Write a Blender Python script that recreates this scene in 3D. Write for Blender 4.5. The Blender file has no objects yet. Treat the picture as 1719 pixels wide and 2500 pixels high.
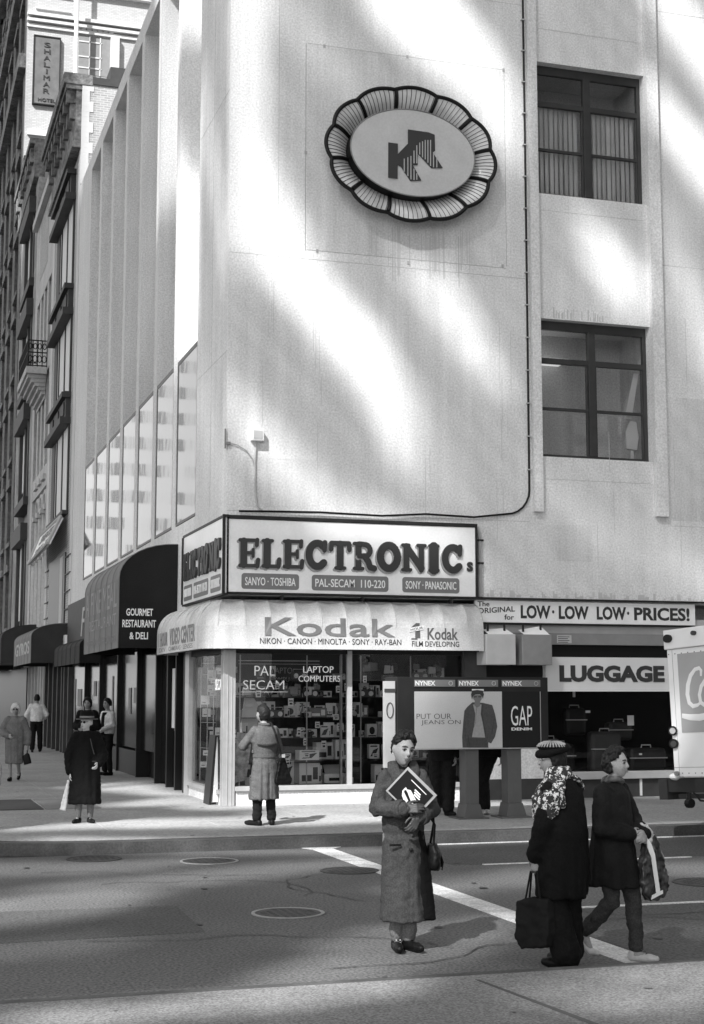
import bpy, math, random
from mathutils import Vector, Matrix, noise
R = math.radians
SC = bpy.context.scene
COL = SC.collection
RND = random.Random(7)

# ---------------------------------------------------------------- camera frame
CF, CCX, CCY, CH = 3600., 859.5, 1250., 1.95
PITCH = math.atan(445/3600.); HEAD = R(17.45)
_f = Vector((math.sin(HEAD)*math.cos(PITCH), math.cos(HEAD)*math.cos(PITCH), math.sin(PITCH)))
_r = Vector((math.cos(HEAD), -math.sin(HEAD), 0))
_u = _r.cross(_f)
def at(x, y, Y=None, X=None, Z=None):
    d = _f + _r*((x-CCX)/CF) + _u*((CCY-y)/CF)
    o = Vector((0, 0, CH))
    t = Y/d.y if Y is not None else (X/d.x if X is not None else (Z-CH)/d.z)
    return o + d*t

# ---------------------------------------------------------------- materials
MATS = {}
def mat(name, base, rough=.7, var=.0, scale=3., grain=0., gscale=60., bump=0., metal=0., spec=.5, streak=0., stretch=(1, 1, 1)):
    if name in MATS: return MATS[name]
    m = bpy.data.materials.new(name); m.use_nodes = True
    nt = m.node_tree; N = nt.nodes; L = nt.links
    b = N['Principled BSDF']
    b.inputs['Roughness'].default_value = rough; b.inputs['Metallic'].default_value = metal
    b.inputs['Specular IOR Level'].default_value = spec
    b.inputs['Base Color'].default_value = (base, base, base, 1)
    tc = N.new('ShaderNodeTexCoord')
    cur = None
    def layer(scl, amp, detail, st=(1, 1, 1), dist=0.):
        nonlocal cur
        mp = N.new('ShaderNodeMapping'); mp.inputs['Scale'].default_value = st
        L.new(tc.outputs['Object'], mp.inputs['Vector'])
        n = N.new('ShaderNodeTexNoise'); n.inputs['Scale'].default_value = scl; n.inputs['Detail'].default_value = detail
        n.inputs['Distortion'].default_value = dist
        L.new(mp.outputs[0], n.inputs['Vector'])
        r = N.new('ShaderNodeMapRange'); r.inputs['From Min'].default_value = .28; r.inputs['From Max'].default_value = .72
        r.inputs['To Min'].default_value = 1-amp; r.inputs['To Max'].default_value = 1+amp
        L.new(n.outputs['Fac'], r.inputs['Value'])
        if cur is None: cur = r.outputs[0]
        else:
            mu = N.new('ShaderNodeMath'); mu.operation = 'MULTIPLY'
            L.new(cur, mu.inputs[0]); L.new(r.outputs[0], mu.inputs[1]); cur = mu.outputs[0]
        return n
    if var: layer(scale, var, 6, stretch)
    if streak: layer(1.6, streak, 4, (3.5, 3.5, .22))
    gn = None
    if grain: gn = layer(gscale, grain, 1)
    if cur is not None:
        mu = N.new('ShaderNodeMath'); mu.operation = 'MULTIPLY'; mu.inputs[1].default_value = base
        L.new(cur, mu.inputs[0])
        cb = N.new('ShaderNodeCombineColor')
        for i in range(3): L.new(mu.outputs[0], cb.inputs[i])
        L.new(cb.outputs[0], b.inputs['Base Color'])
    if bump:
        n = gn or N.new('ShaderNodeTexNoise')
        if gn is None:
            n.inputs['Scale'].default_value = gscale; n.inputs['Detail'].default_value = 3
            L.new(tc.outputs['Object'], n.inputs['Vector'])
        bp = N.new('ShaderNodeBump'); bp.inputs['Strength'].default_value = 1; bp.inputs['Distance'].default_value = bump
        L.new(n.outputs['Fac'], bp.inputs['Height']); L.new(bp.outputs[0], b.inputs['Normal'])
    MATS[name] = m
    return m

def brickmat(name, c1, c2, mortar, sc=1., w=.22, h=.075, face='X'):
    m = mat(name, c1, .85)
    nt = m.node_tree; N = nt.nodes; L = nt.links
    tc = N.new('ShaderNodeTexCoord'); sp = N.new('ShaderNodeSeparateXYZ'); L.new(tc.outputs['Object'], sp.inputs[0])
    ad = N.new('ShaderNodeMath'); ad.operation = 'ADD'; L.new(sp.outputs['X'], ad.inputs[0]); L.new(sp.outputs['Y'], ad.inputs[1])
    cb = N.new('ShaderNodeCombineXYZ'); L.new(ad.outputs[0], cb.inputs[0]); L.new(sp.outputs['Z'], cb.inputs[1])
    br = N.new('ShaderNodeTexBrick'); L.new(cb.outputs[0], br.inputs['Vector'])
    br.inputs['Scale'].default_value = sc; br.inputs['Brick Width'].default_value = w; br.inputs['Row Height'].default_value = h
    br.inputs['Mortar Size'].default_value = .012
    for k, v in (('Color1', c1), ('Color2', c2), ('Mortar', mortar)): br.inputs[k].default_value = (v, v, v, 1)
    L.new(br.outputs['Color'], N['Principled BSDF'].inputs['Base Color'])
    return m

def glassmat(name, tint=.9, refl=1., rough=.01, wave=0., dirt=0.):
    m = bpy.data.materials.new(name); m.use_nodes = True
    nt = m.node_tree; N = nt.nodes; L = nt.links; N.clear()
    out = N.new('ShaderNodeOutputMaterial'); mx = N.new('ShaderNodeMixShader')
    tr = N.new('ShaderNodeBsdfTransparent'); tr.inputs[0].default_value = (tint, tint, tint, 1)
    gl = N.new('ShaderNodeBsdfGlossy'); gl.inputs['Roughness'].default_value = rough
    fr = N.new('ShaderNodeFresnel'); fr.inputs[0].default_value = 1.5
    mu = N.new('ShaderNodeMath'); mu.operation = 'MULTIPLY'; mu.inputs[1].default_value = refl
    L.new(fr.outputs[0], mu.inputs[0]); L.new(mu.outputs[0], mx.inputs[0])
    L.new(tr.outputs[0], mx.inputs[1]); L.new(gl.outputs[0], mx.inputs[2]); L.new(mx.outputs[0], out.inputs[0])
    if wave:
        tc = N.new('ShaderNodeTexCoord'); n = N.new('ShaderNodeTexNoise'); n.inputs['Scale'].default_value = .9
        L.new(tc.outputs['Object'], n.inputs['Vector'])
        bp = N.new('ShaderNodeBump'); bp.inputs['Distance'].default_value = wave; L.new(n.outputs[0], bp.inputs['Height'])
        L.new(bp.outputs[0], gl.inputs['Normal'])
    return m

M = {}
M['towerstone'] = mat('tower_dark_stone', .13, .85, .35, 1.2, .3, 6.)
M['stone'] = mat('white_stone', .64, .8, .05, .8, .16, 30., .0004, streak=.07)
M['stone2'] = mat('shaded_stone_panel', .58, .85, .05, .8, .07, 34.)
M['joint'] = mat('joint_line', .36, .9, .25, 1.2)
M['stain'] = mat('grime', .40, .9)
M['asphalt'] = mat('asphalt', .108, .85, .2, .55, .62, 42., .003)
M['asphalt2'] = mat('asphalt_patch', .070, .85, .12, .8, .62, 42., .003)
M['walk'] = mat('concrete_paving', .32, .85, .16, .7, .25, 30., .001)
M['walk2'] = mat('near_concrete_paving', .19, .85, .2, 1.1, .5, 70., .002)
M['kerb'] = mat('granite_kerb', .065, .8, .35, 3., .25, 40.)
M['paint'] = mat('road_paint', .60, .7, .22, 7., .3, 50.)
M['black'] = mat('black_paint', .009, .5, spec=.2)
M['dark'] = mat('dark_frame', .02, .5, .2, 4., spec=.25)
M['darkgrey'] = mat('dark_grey', .05, .6, .15, 5., spec=.25)
M['grey'] = mat('mid_grey', .2, .7, .1, 5.)
M['lgrey'] = mat('light_grey', .42, .6, .08, 5.)
M['white'] = mat('white_enamel', .74, .45, .04, 3.)
M['signwhite'] = mat('sign_panel', .80, .35, .04, 2., .03, 30.)
M['alu'] = mat('aluminium', .45, .4, .08, 8., metal=.3)
M['iron'] = mat('cast_iron', .05, .55, .3, 12., metal=.3)
M['ironrim'] = mat('worn_iron_rim', .28, .4, .2, 12.)
M['bronze'] = mat('bronze_frame', .035, .45, .2, 6.)
M['awning'] = mat('cream_awning', .50, .75, .10, 2., .12, 40., streak=.12)
M['awndark'] = mat('black_awning', .014, .8, .15, 2., .25, 50., spec=.15)
M['awngrey'] = mat('charcoal_awning', .04, .8, .15, 2., .2, 50., spec=.15)
M['awnfront'] = mat('grey_awning_front', .17, .75, .15, 2.)
M['letterdark'] = mat('dark_lettering', .03, .5)
M['lettermid'] = mat('mid_lettering', .17, .5)
M['letterwhite'] = mat('white_lettering', .8, .5)
M['brick'] = brickmat('grey_brick', .36, .26, .46)
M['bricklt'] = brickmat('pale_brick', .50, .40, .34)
M['carved'] = mat('dark_carved_stone', .16, .85, .55, 2.2, .35, 9., .03)
M['darkstone'] = mat('sooty_stone', .26, .85, .35, 1.2, .2, 8.)
M['greystone'] = mat('grey_stone', .46, .85, .15, 1.0, .1, 12.)
M['ltstone'] = mat('light_stone', .58, .8, .06, 1.5)
M['slot'] = mat('dark_opening', .02, .4)
M['blind'] = mat('window_blind', .7, .8)
M['skin'] = mat('skin', .25, .6, .10, 14., .12, 120., spec=.25)
M['hair'] = mat('dark_hair', .008, .6, .4, 60., spec=.25)
M['hairwhite'] = mat('white_hair', .5, .7, .2, 60.)
M['glassdark'] = mat('dark_glass', .010, .12, spec=.10)
M['mirror'] = mat('reflective_glass', .21, .04, metal=1., bump=.005, gscale=.45)
M['mirrorfar'] = mat('bright_window_glass', .62, .12, metal=.25)
M['glass'] = glassmat('shop_glass', .88, 1.0)
M['glassup'] = glassmat('office_glass', .85, .30)
M['glass2'] = glassmat('side_glass', .9, .22)
for n, v, r in (('coatgrey', .046, .9), ('coatblack', .0055, .85), ('coatdark', .009, .85), ('trench', .085, .8), ('trousers', .010, .85), ('jeans', .032, .85), ('coatpale', .26, .85), ('shirt', .6, .8), ('leather', .007, .45), ('coatmid', .13, .85)):
    M[n] = mat(n+'_cloth', v, r, .18, 9., .28, 90., .002, spec=.12)
M['shoewhite'] = mat('white_shoe', .42, .7, .15, 30.)
M['carton'] = mat('carton', .45, .8, .1, 5.)

# ---------------------------------------------------------------- mesh builder
class MB:
    def __init__(s): s.v = []; s.f = []; s.m = []; s.cm = 0; s.mats = []
    def use(s, m):
        if m not in s.mats: s.mats.append(m)
        s.cm = s.mats.index(m); return s
    def add(s, vs, fs):
        o = len(s.v); s.v += [tuple(p) for p in vs]
        for f in fs: s.f.append([i+o for i in f]); s.m.append(s.cm)
        return s
    def box(s, x0, y0, z0, x1, y1, z1):
        x0, x1 = min(x0, x1), max(x0, x1); y0, y1 = min(y0, y1), max(y0, y1); z0, z1 = min(z0, z1), max(z0, z1)
        return s.add([(x0,y0,z0),(x1,y0,z0),(x1,y1,z0),(x0,y1,z0),(x0,y0,z1),(x1,y0,z1),(x1,y1,z1),(x0,y1,z1)],
              [(0,3,2,1),(4,5,6,7),(0,1,5,4),(1,2,6,5),(2,3,7,6),(3,0,4,7)])
    def prism(s, pts, d):          # pts: polygon (3-D points), d: extrusion vector
        n = len(pts); d = Vector(d); a = [Vector(p) for p in pts]
        nrm = Vector((0, 0, 0))
        for i in range(n): nrm += a[i].cross(a[(i+1) % n])
        if nrm.dot(d) > 0: a.reverse()
        b = [p+d for p in a]
        return s.add(a+b, [list(range(n)), list(range(2*n-1, n-1, -1))] + [(i, i+n, (i+1) % n+n, (i+1) % n) for i in range(n)])
    def tube(s, pts, rad, n=10, cap=True, flat=1.):
        P = [Vector(p) for p in pts]
        if not hasattr(rad, '__len__'): rad = [rad]*len(P)
        rings = []; prev = None
        for i, p in enumerate(P):
            t = (P[min(i+1, len(P)-1)] - P[max(i-1, 0)])
            if t.length < 1e-9: t = Vector((0, 0, 1))
            t.normalize()
            if prev is None:
                a = Vector((0, 0, 1)) if abs(t.z) < .9 else Vector((1, 0, 0))
                u = t.cross(a).normalized()
            else: u = (prev - t*prev.dot(t)).normalized()
            prev = u; w = t.cross(u)
            rings.append([p + (u*math.cos(2*math.pi*k/n) + w*math.sin(2*math.pi*k/n)*flat)*rad[i] for k in range(n)])
        vs = [q for r_ in rings for q in r_]
        fs = [(i*n+k, i*n+(k+1) % n, (i+1)*n+(k+1) % n, (i+1)*n+k) for i in range(len(P)-1) for k in range(n)]
        if cap: fs += [list(range(n-1, -1, -1)), [(len(P)-1)*n+k for k in range(n)]]
        return s.add(vs, fs)
    def ball(s, c, r, n=10, m=7):
        c = Vector(c); rx, ry, rz = r if hasattr(r, '__len__') else (r, r, r)
        vs = [(c.x, c.y, c.z+rz)]
        for i in range(1, m):
            a = math.pi*i/m
            for k in range(n):
                b = 2*math.pi*k/n
                vs.append((c.x+rx*math.sin(a)*math.cos(b), c.y+ry*math.sin(a)*math.sin(b), c.z+rz*math.cos(a)))
        vs.append((c.x, c.y, c.z-rz)); e = len(vs)-1
        fs = [(0, 1+k, 1+(k+1) % n) for k in range(n)]
        fs += [(1+(i-1)*n+k, 1+i*n+k, 1+i*n+(k+1) % n, 1+(i-1)*n+(k+1) % n) for i in range(1, m-1) for k in range(n)]
        fs += [(e, 1+(m-2)*n+(k+1) % n, 1+(m-2)*n+k) for k in range(n)]
        return s.add(vs, fs)
    def limb(s, pts, rad, n=10):
        P = [Vector(p) for p in pts]
        Q = [P[0]]; Rr = [rad[0]]
        for i in range(len(P)-1):
            for k in range(1, 5):
                Q.append(P[i].lerp(P[i+1], k/4)); Rr.append(rad[i]+(rad[i+1]-rad[i])*k/4)
        s.tube(Q, Rr, n)
        for p, r_ in zip(P, rad): s.ball(p, r_*.999, n, 6)
        return s
    def loft(s, rings, n=28, cap=True):       # rings: (z, rx, ry, cx, cy)
        vs = []
        for g in rings:
            z, rx, ry = g[:3]; cx = g[3] if len(g) > 3 else 0; cy = g[4] if len(g) > 4 else 0
            for k in range(n):
                a = 2*math.pi*k/n
                vs.append((cx+rx*math.cos(a), cy+ry*math.sin(a), z))
        m_ = len(rings); up = rings[-1][0] > rings[0][0]
        fs = []
        for i in range(m_-1):
            for k in range(n):
                q = (i*n+k, i*n+(k+1) % n, (i+1)*n+(k+1) % n, (i+1)*n+k)
                fs.append(q if up else q[::-1])
        if cap:
            a = list(range(n)); b = [(m_-1)*n+k for k in range(n)]
            fs += [a[::-1], b] if up else [a, b[::-1]]
        return s.add(vs, fs)
    def lathe(s, c, prof, n=24, axis='Z'):
        c = Vector(c); vs = []
        for r_, h in prof:
            for k in range(n):
                a = 2*math.pi*k/n
                if axis == 'Z': vs.append(c+Vector((r_*math.cos(a), r_*math.sin(a), h)))
                else: vs.append(c+Vector((r_*math.cos(a), h, r_*math.sin(a))))
        fs = [(i*n+k, i*n+(k+1) % n, (i+1)*n+(k+1) % n, (i+1)*n+k) for i in range(len(prof)-1) for k in range(n)]
        fs += [list(range(n-1, -1, -1)), [(len(prof)-1)*n+k for k in range(n)]]
        return s.add(vs, fs)
    def build(s, name, material=None, parent=None, smooth=False, bevel=0.):
        me = bpy.data.meshes.new(name); me.from_pydata(s.v, [], s.f); me.update()
        mats = s.mats if s.mats else [material]
        for m_ in mats: me.materials.append(m_)
        if s.mats:
            me.polygons.foreach_set('material_index', s.m)
        if smooth: me.polygons.foreach_set('use_smooth', [True]*len(me.polygons))
        return link(name, me, parent, bevel)

def link(name, me, parent=None, bevel=0.):
    o = bpy.data.objects.new(name, me); COL.objects.link(o)
    if parent is not None:
        o.parent = parent
        if parent.type == 'EMPTY' and not parent.get('local'):
            o.matrix_parent_inverse = Matrix.Translation(-parent.location)
    if bevel:
        b = o.modifiers.new('bevel', 'BEVEL'); b.width = bevel; b.segments = 2; b.limit_method = 'ANGLE'
    return o

def thing(name, label, cat, loc=(0, 0, 0), group=None, local=False, rz=0.):
    o = bpy.data.objects.new(name, None); COL.objects.link(o); o.location = loc; o.rotation_euler = (0, 0, rz)
    o.empty_display_size = .2
    o['label'] = label; o['category'] = cat
    if group: o['group'] = group
    if local: o['local'] = 1
    return o
def tag(o, label, cat, group=None):
    o['label'] = label; o['category'] = cat
    if group: o['group'] = group
    return o
def struct(name, mb, m, kind='structure'):
    o = mb.build(name, m); o['kind'] = kind; return o

# ---------------------------------------------------------------- lettering
def text_mesh(txt, bold=0., ex=.004, res=3, shear=0.):
    cu = bpy.data.curves.new('txt', 'FONT'); cu.body = txt; cu.size = 1; cu.offset = bold; cu.extrude = .5; cu.resolution_u = res; cu.shear = shear
    o = bpy.data.objects.new('txt', cu); COL.objects.link(o)
    dg = bpy.context.evaluated_depsgraph_get()
    me = bpy.data.meshes.new_from_object(o.evaluated_get(dg))
    vs = [v.co.copy() for v in me.vertices]; fs = [list(p.vertices) for p in me.polygons]
    bpy.data.objects.remove(o); bpy.data.curves.remove(cu); bpy.data.meshes.remove(me)
    return vs, fs
def put_text(mb, txt, a, b, mode='front', plane=0., bold=0., thick=.01, slant=0., skew=0., shear=0., curve=None):
    """a,b: (u0,z0),(u1,z1) box; mode front: u=X at Y=plane ; left: u=-Y direction at X=plane (u0 far Y, u1 near Y)"""
    vs, fs = text_mesh(txt, bold, shear=shear)
    x0 = min(v.x for v in vs); x1 = max(v.x for v in vs); y0 = min(v.y for v in vs); y1 = max(v.y for v in vs)
    if '0' <= txt[0:1] <= '9' or txt.isupper() or True: pass
    out = []
    for v in vs:
        u = (v.x-x0)/(x1-x0); w = (v.y-y0)/(y1-y0)
        U = a[0]+(b[0]-a[0])*(u+slant*w); Z = a[1]+(b[1]-a[1])*w + skew*u
        d = (v.z)*thick      # v.z in -.5...5
        if curve: dx = curve(Z)
        else: dx = 0
        if mode == 'front': out.append((U, plane-thick*.5-d+dx, Z))
        else: out.append((plane-thick*.5-d+dx, U, Z))
    if mode == 'front': fs = fs
    mb.add(out, fs)
    return mb

def word(parent, txt, a, b, mode, plane, bold, thick, m_, name='lettering', **kw):
    mb = MB(); put_text(mb, txt, a, b, mode, plane, bold, thick, **kw); return mb.build(name, m_, parent)
# ================================================================= PEOPLE
def remesh(mb, voxel, name, m_, parent, disp=0., dscale=6., folds=None, smooth=1, lap=.5):
    me = bpy.data.meshes.new(name); me.from_pydata(mb.v, [], mb.f); me.update()
    o = bpy.data.objects.new('tmp', me); COL.objects.link(o)
    rm = o.modifiers.new('r', 'REMESH'); rm.mode = 'VOXEL'; rm.voxel_size = voxel
    if smooth:
        s = o.modifiers.new('s', 'SMOOTH'); s.iterations = smooth*3; s.factor = lap
    dg = bpy.context.evaluated_depsgraph_get()
    m2 = bpy.data.meshes.new_from_object(o.evaluated_get(dg)); m2.name = name
    bpy.data.objects.remove(o); bpy.data.meshes.remove(me)
    if disp or folds:
        ns = [v.normal.copy() for v in m2.vertices]
        for v, n in zip(m2.vertices, ns):
            d = 0
            if disp: d += disp*noise.noise(v.co*dscale)
            if folds: d += folds(v.co, n)
            v.co += n*d
    m2.materials.clear(); m2.materials.append(m_)
    m2.polygons.foreach_set('use_smooth', [True]*len(m2.polygons)); m2.update()
    return link(name, m2, parent)

def head_geo(mb, c, yaw, s, nod=0., roll=0., n=44, m=34):
    c = Vector(c); Rm = Matrix.Rotation(yaw, 3, 'Z') @ Matrix.Rotation(nod, 3, 'X') @ Matrix.Rotation(roll, 3, 'Y')
    def P(dx, dy, dz):
        x, y, z = dx*.074, dy*.094, dz*.116
        if dz < 0:
            t = -dz; x *= 1-.30*t*t; 
            if y < 0: y *= 1-.55*t
            y += .018*t
        if dz > .2 and dy < 0: y *= 1.05
        g = lambda a, b, w: math.exp(-((a-b)/w)**2)
        if dy > 0:
            ax = abs(dx)
            y += .026*g(dx, 0, .13)*g(dz, -.17, .14)*1. + .010*g(dx, 0, .12)*g(dz, .02, .17)
            y -= .011*g(ax, .38, .17)*g(dz, .07, .13)
            y += .007*g(ax, .36, .25)*g(dz, .28, .10)
            y += .009*g(dx, 0, .24)*g(dz, -.46, .07)+.007*g(dx, 0, .22)*g(dz, -.58, .06)-.006*g(dx, 0, .3)*g(dz, -.52, .03)
            y += .010*g(dx, 0, .3)*g(dz, -.85, .14)
            y += .006*g(ax, .55, .2)*g(dz, -.18, .2)
        return c + Rm @ (Vector((x, y, z))*s)
    vs = [P(0, 0, 1)]
    for i in range(1, m):
        a = math.pi*i/m
        for k in range(n):
            b = 2*math.pi*k/n; vs.append(P(math.sin(a)*math.cos(b), math.sin(a)*math.sin(b), math.cos(a)))
    vs.append(P(0, 0, -1)); e = len(vs)-1
    fs = [(0, 1+k, 1+(k+1) % n) for k in range(n)]
    fs += [(1+(i-1)*n+k, 1+i*n+k, 1+i*n+(k+1) % n, 1+(i-1)*n+(k+1) % n) for i in range(1, m-1) for k in range(n)]
    fs += [(e, 1+(m-2)*n+(k+1) % n, 1+(m-2)*n+k) for k in range(n)]
    mb.add(vs, fs)
    for sx in (-1, 1):
        ea = [c+Rm @ (Vector((sx*.076, -.004, z))*s) for z in (.028, .0, -.028)]
        mb.tube(ea, [.008*s, .015*s, .007*s], 8)
    return Rm
def face_parts(parent, c, Rm, s, lips=.17, shades=False):
    c = Vector(c); T = lambda x, y, z: c + Rm @ (Vector((x, y, z))*s)
    if shades:
        b = MB()
        for sx in (-1, 1): b.ball(T(sx*.033, .088, .008), .021*s, 10, 7)
        b.tube([T(-.05, .086, .014), T(0, .10, .016), T(.05, .086, .014)], .004*s, 6); b.tube([T(.055, .08, .014), T(.078, .0, .014)], .003*s, 5); b.tube([T(-.055, .08, .014), T(-.078, .0, .014)], .003*s, 5)
        b.build('sunglasses', M['black'], parent)
    else:
        for sx in (-1, 1):
            b = MB().ball(T(sx*.030, .0755, .006), (.0135*s,)*3, 12, 8); e = b.build('eye', mat('eye_white', .22, .5), parent, smooth=True)
            MB().ball(T(sx*.030+.002, .0852, .006), (.0068*s,)*3, 8, 6).build('iris', M['hair'], e)
            MB().tube([T(sx*.013, .0885, .010), T(sx*.030, .0905, .0155), T(sx*.047, .082, .009)], [.0022*s, .0032*s, .002*s], 6).build('eyelid', M['hair'], e)
            MB().tube([T(sx*.012, .0935, .030), T(sx*.030, .093, .035), T(sx*.052, .078, .029)], [.003*s, .0045*s, .0022*s], 6).build('eyebrow', M['hair'], parent)
    b = MB(); b.tube([T(-.024, .094, -.0575), T(-.01, .1025, -.0545), T(0, .104, -.056), T(.01, .1025, -.0545), T(.024, .094, -.0575)], [.002*s, .0042*s, .004*s, .0042*s, .002*s], 6)
    b.tube([T(-.018, .096, -.063), T(0, .1035, -.0645), T(.018, .096, -.063)], [.002*s, .005*s, .002*s], 6); b.build('lips', mat('lips%d' % int(lips*100), lips, .4), parent)
    b = MB()
    for sx in (-1, 1): b.ball(T(sx*.009, .1075, -.033), (.0038*s,)*3, 6, 5)
    b.build('nostrils', M['hair'], parent)
def hair_geo(parent, c, Rm, s, m_, line=.42, low=-.35, vol=.020, curl=0., name='hair', side=.15, voxel=.007, back=-.2, top=False):
    b = MB(); c = Vector(c); N = 520
    for i in range(N):
        z = 1-2*(i+.5)/N; a = i*2.39996; q = math.sqrt(1-z*z); x, y = q*math.cos(a), q*math.sin(a)
        if z < low: continue
        if y > side and z < line+.16-.30*abs(x)*(1 if abs(x) < .7 else 1.7)+(y-side)*.2: continue
        if z < back and y > -.1: continue
        w = vol*(1+curl*RND.uniform(-1, 1.4))*((.05+1.1*max(0, z)) if top else 1)
        b.ball(c+Rm @ (Vector((x*.078, y*.098-.003, z*.120+.004))*s), (.011+w*.8)*s*.8, 7, 5)
    b.ball(c+Rm @ (Vector((0, -.02, .03))*s), (.074*s, .082*s, .1*s), 14, 10)
    return remesh(b, voxel, name, m_, parent, disp=.004*(1+curl*2), dscale=55, smooth=1)
def hand_geo(mb, w, d, up, s, curl=.6, side=1, flat=.5):
    """w wrist point, d direction of hand, up = back of the hand normal, side = thumb side sign"""
    w = Vector(w); d = Vector(d).normalized(); up = Vector(up); up = (up-d*up.dot(d)).normalized(); sd = d.cross(up)*side
    # palm: flattened stack
    for k in range(7):
        p = w+d*(.012+.013*k)*s
        for j in (-1.5, -.5, .5, 1.5): mb.ball(p+sd*j*.0175*s*(.75+.05*k), (.0135*s,)*3, 7, 5)
    base = w+d*.095*s
    for j, (ln, r_) in enumerate(((.066, .0088), (.076, .0092), (.072, .0088), (.056, .0078))):
        o = base+sd*(1.5-j)*.0195*s + d*(-.004 if j in (0, 3) else .003)*s
        a = 0; pts = [o-d*.02*s, o]; rad = [r_*s*1.05, r_*s]; dd = d.copy(); c_ = curl*(1+.12*j)
        for f_, an in ((.45, .55), (.32, .75), (.23, .5)):
            a += an*c_; dd = d*math.cos(a)-up*math.sin(a)
            pts.append(pts[-1]+dd*ln*f_*s); rad.append(r_*s*(.98-.1*len(rad)*.5))
        mb.limb(pts, rad, 8)
    t0 = w+d*.028*s+sd*.030*s; t1 = t0+(d*.6+sd*.7-up*.2).normalized()*.034*s; t2 = t1+(d*.9+sd*.15-up*.35*curl).normalized()*.03*s; t3 = t2+(d*.95-sd*.1-up*.3*curl).normalized()*.022*s
    mb.limb([t0-d*.01*s, t1, t2, t3], [.013*s, .0105*s, .0095*s, .0078*s], 8)
def lerp_limb(pts, rad, sub=5):
    return pts, rad
def body_geo(mb, J, s, headc, yaw, nod=0., roll=0., arms=True, hands=('R', 'L')):
    S = s
    mb.loft([(J['hip'][2]-.06*S, .10*S, .07*S, J['hip'][0], J['hip'][1]), (J['hip'][2]+.02*S, .155*S, .105*S, J['hip'][0], J['hip'][1]), (J['hip'][2]+.14*S, .125*S, .088*S, J['hip'][0], J['hip'][1]),
             (J['chest'][2], .16*S, .105*S, J['chest'][0], J['chest'][1]), (J['chest'][2]+.12*S, .165*S, .09*S, J['chest'][0], J['chest'][1]), (J['neck'][2]-.03*S, .09*S, .06*S, J['neck'][0], J['neck'][1]), (J['neck'][2]+.0*S, .055*S, .055*S, J['neck'][0], J['neck'][1])], 20)
    mb.limb([J['neck']-Vector((0, 0, .05*S)), Vector(headc)-Vector((0, 0, .06*S))+ (Vector(headc)-J['neck'])*0], [.055*S, .048*S], 12)
    for q in ('R', 'L'):
        mb.limb([J['h'+q], J['k'+q], J['a'+q]], [.078*S, .052*S, .036*S], 10)
        f = J['t'+q]; mb.limb([J['a'+q]+Vector((0, 0, -.03*S)), f], [.035*S, .024*S], 8)
        if arms: mb.limb([J['s'+q], J['e'+q], J['w'+q]], [.050*S, .038*S, .026*S], 10)
    return head_geo(mb, headc, yaw, S, nod, roll)
def V(*a): return Vector(a)
def std_joints(S, **kw):
    J = dict(hip=V(0, 0, .93), chest=V(0, 0, 1.22), neck=V(0, -.01, 1.45),
             hR=V(.085, 0, .90), kR=V(.095, .015, .48), aR=V(.10, -.02, .08), tR=V(.115, .12, .035),
             hL=V(-.085, 0, .90), kL=V(-.095, .015, .48), aL=V(-.10, -.02, .08), tL=V(-.115, .12, .035),
             sR=V(.155, 0, 1.37), eR=V(.215, -.02, 1.10), wR=V(.21, .06, .86),
             sL=V(-.155, 0, 1.37), eL=V(-.215, -.02, 1.10), wL=V(-.21, .06, .86))
    for k, v in kw.items(): J[k] = V(*v)
    return {k: v*S for k, v in J.items()}
def cloth_folds(amp, k=9., z0=None, z1=None, seed=0.):
    def f(co, n):
        a = math.atan2(co.y, co.x)
        w = 1. if z0 is None else min(1, max(.15, (z0-co.z)/(z0-z1)))
        v = noise.noise(Vector((math.cos(a)*k*.35+seed, math.sin(a)*k*.35, co.z*1.3)))
        cr = noise.noise(Vector((co.x*9+seed, co.y*9, co.z*20+co.x*14)))
        cr = max(0, .35-abs(cr))*1.1
        arm = 1.3 if abs(co.x) > .17 else .45
        return amp*w*v*2.0 + amp*.4*noise.noise(co*14) - amp*arm*cr
    return f
def arm_folds(amp):
    return lambda co, n: amp*noise.noise(co*16)+amp*.7*noise.noise(co*34)
def shoes(root, J, S, m_, r=.045, nm='shoe'):
    for q in ('R', 'L'):
        b = MB(); a, t = J['a'+q], J['t'+q]
        d = (t-a); d.z = 0; d.normalize()
        h = a-d*.045*S; h.z = a.z-.045*S
        b.limb([V(h.x, h.y, max(a.z-.05*S, r*.6*S)), V(t.x, t.y, t.z) , t+d*.06*S], [r*.92*S, r*.9*S, r*.62*S], 10)
        b.limb([a, V(h.x, h.y, h.z+.01)], [r*.85*S, r*.9*S], 10)
        remesh(b, .008, nm, m_, root, smooth=1)
def trousers(root, J, S, m_, w=(.092, .07, .062), vox=.012, flare=0.):
    b = MB(); b.loft([(J['hip'][2]-.08*S, .13*S, .095*S, J['hip'][0], J['hip'][1]), (J['hip'][2]+.1*S, .15*S, .11*S, J['hip'][0], J['hip'][1])], 20)
    for q in ('R', 'L'): b.limb([J['h'+q], J['k'+q], J['a'+q]+V(0, 0, .035*S)], [w[0]*S, w[1]*S, w[2]*S], 12)
    return remesh(b, vox, 'trousers', m_, root, folds=arm_folds(.010))
def sleeve(b, J, q, S, r=(.075, .062, .052), cut=.03):
    w = J['w'+q]; e = J['e'+q]; ww = w+(e-w).normalized()*cut*S
    b.limb([J['s'+q], e, ww], [r[0]*S, r[1]*S, r[2]*S], 14)
def place(name, label, pt, rz, group=None):
    t = thing(name, label, 'person', pt, group, local=True, rz=rz); return t

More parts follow.
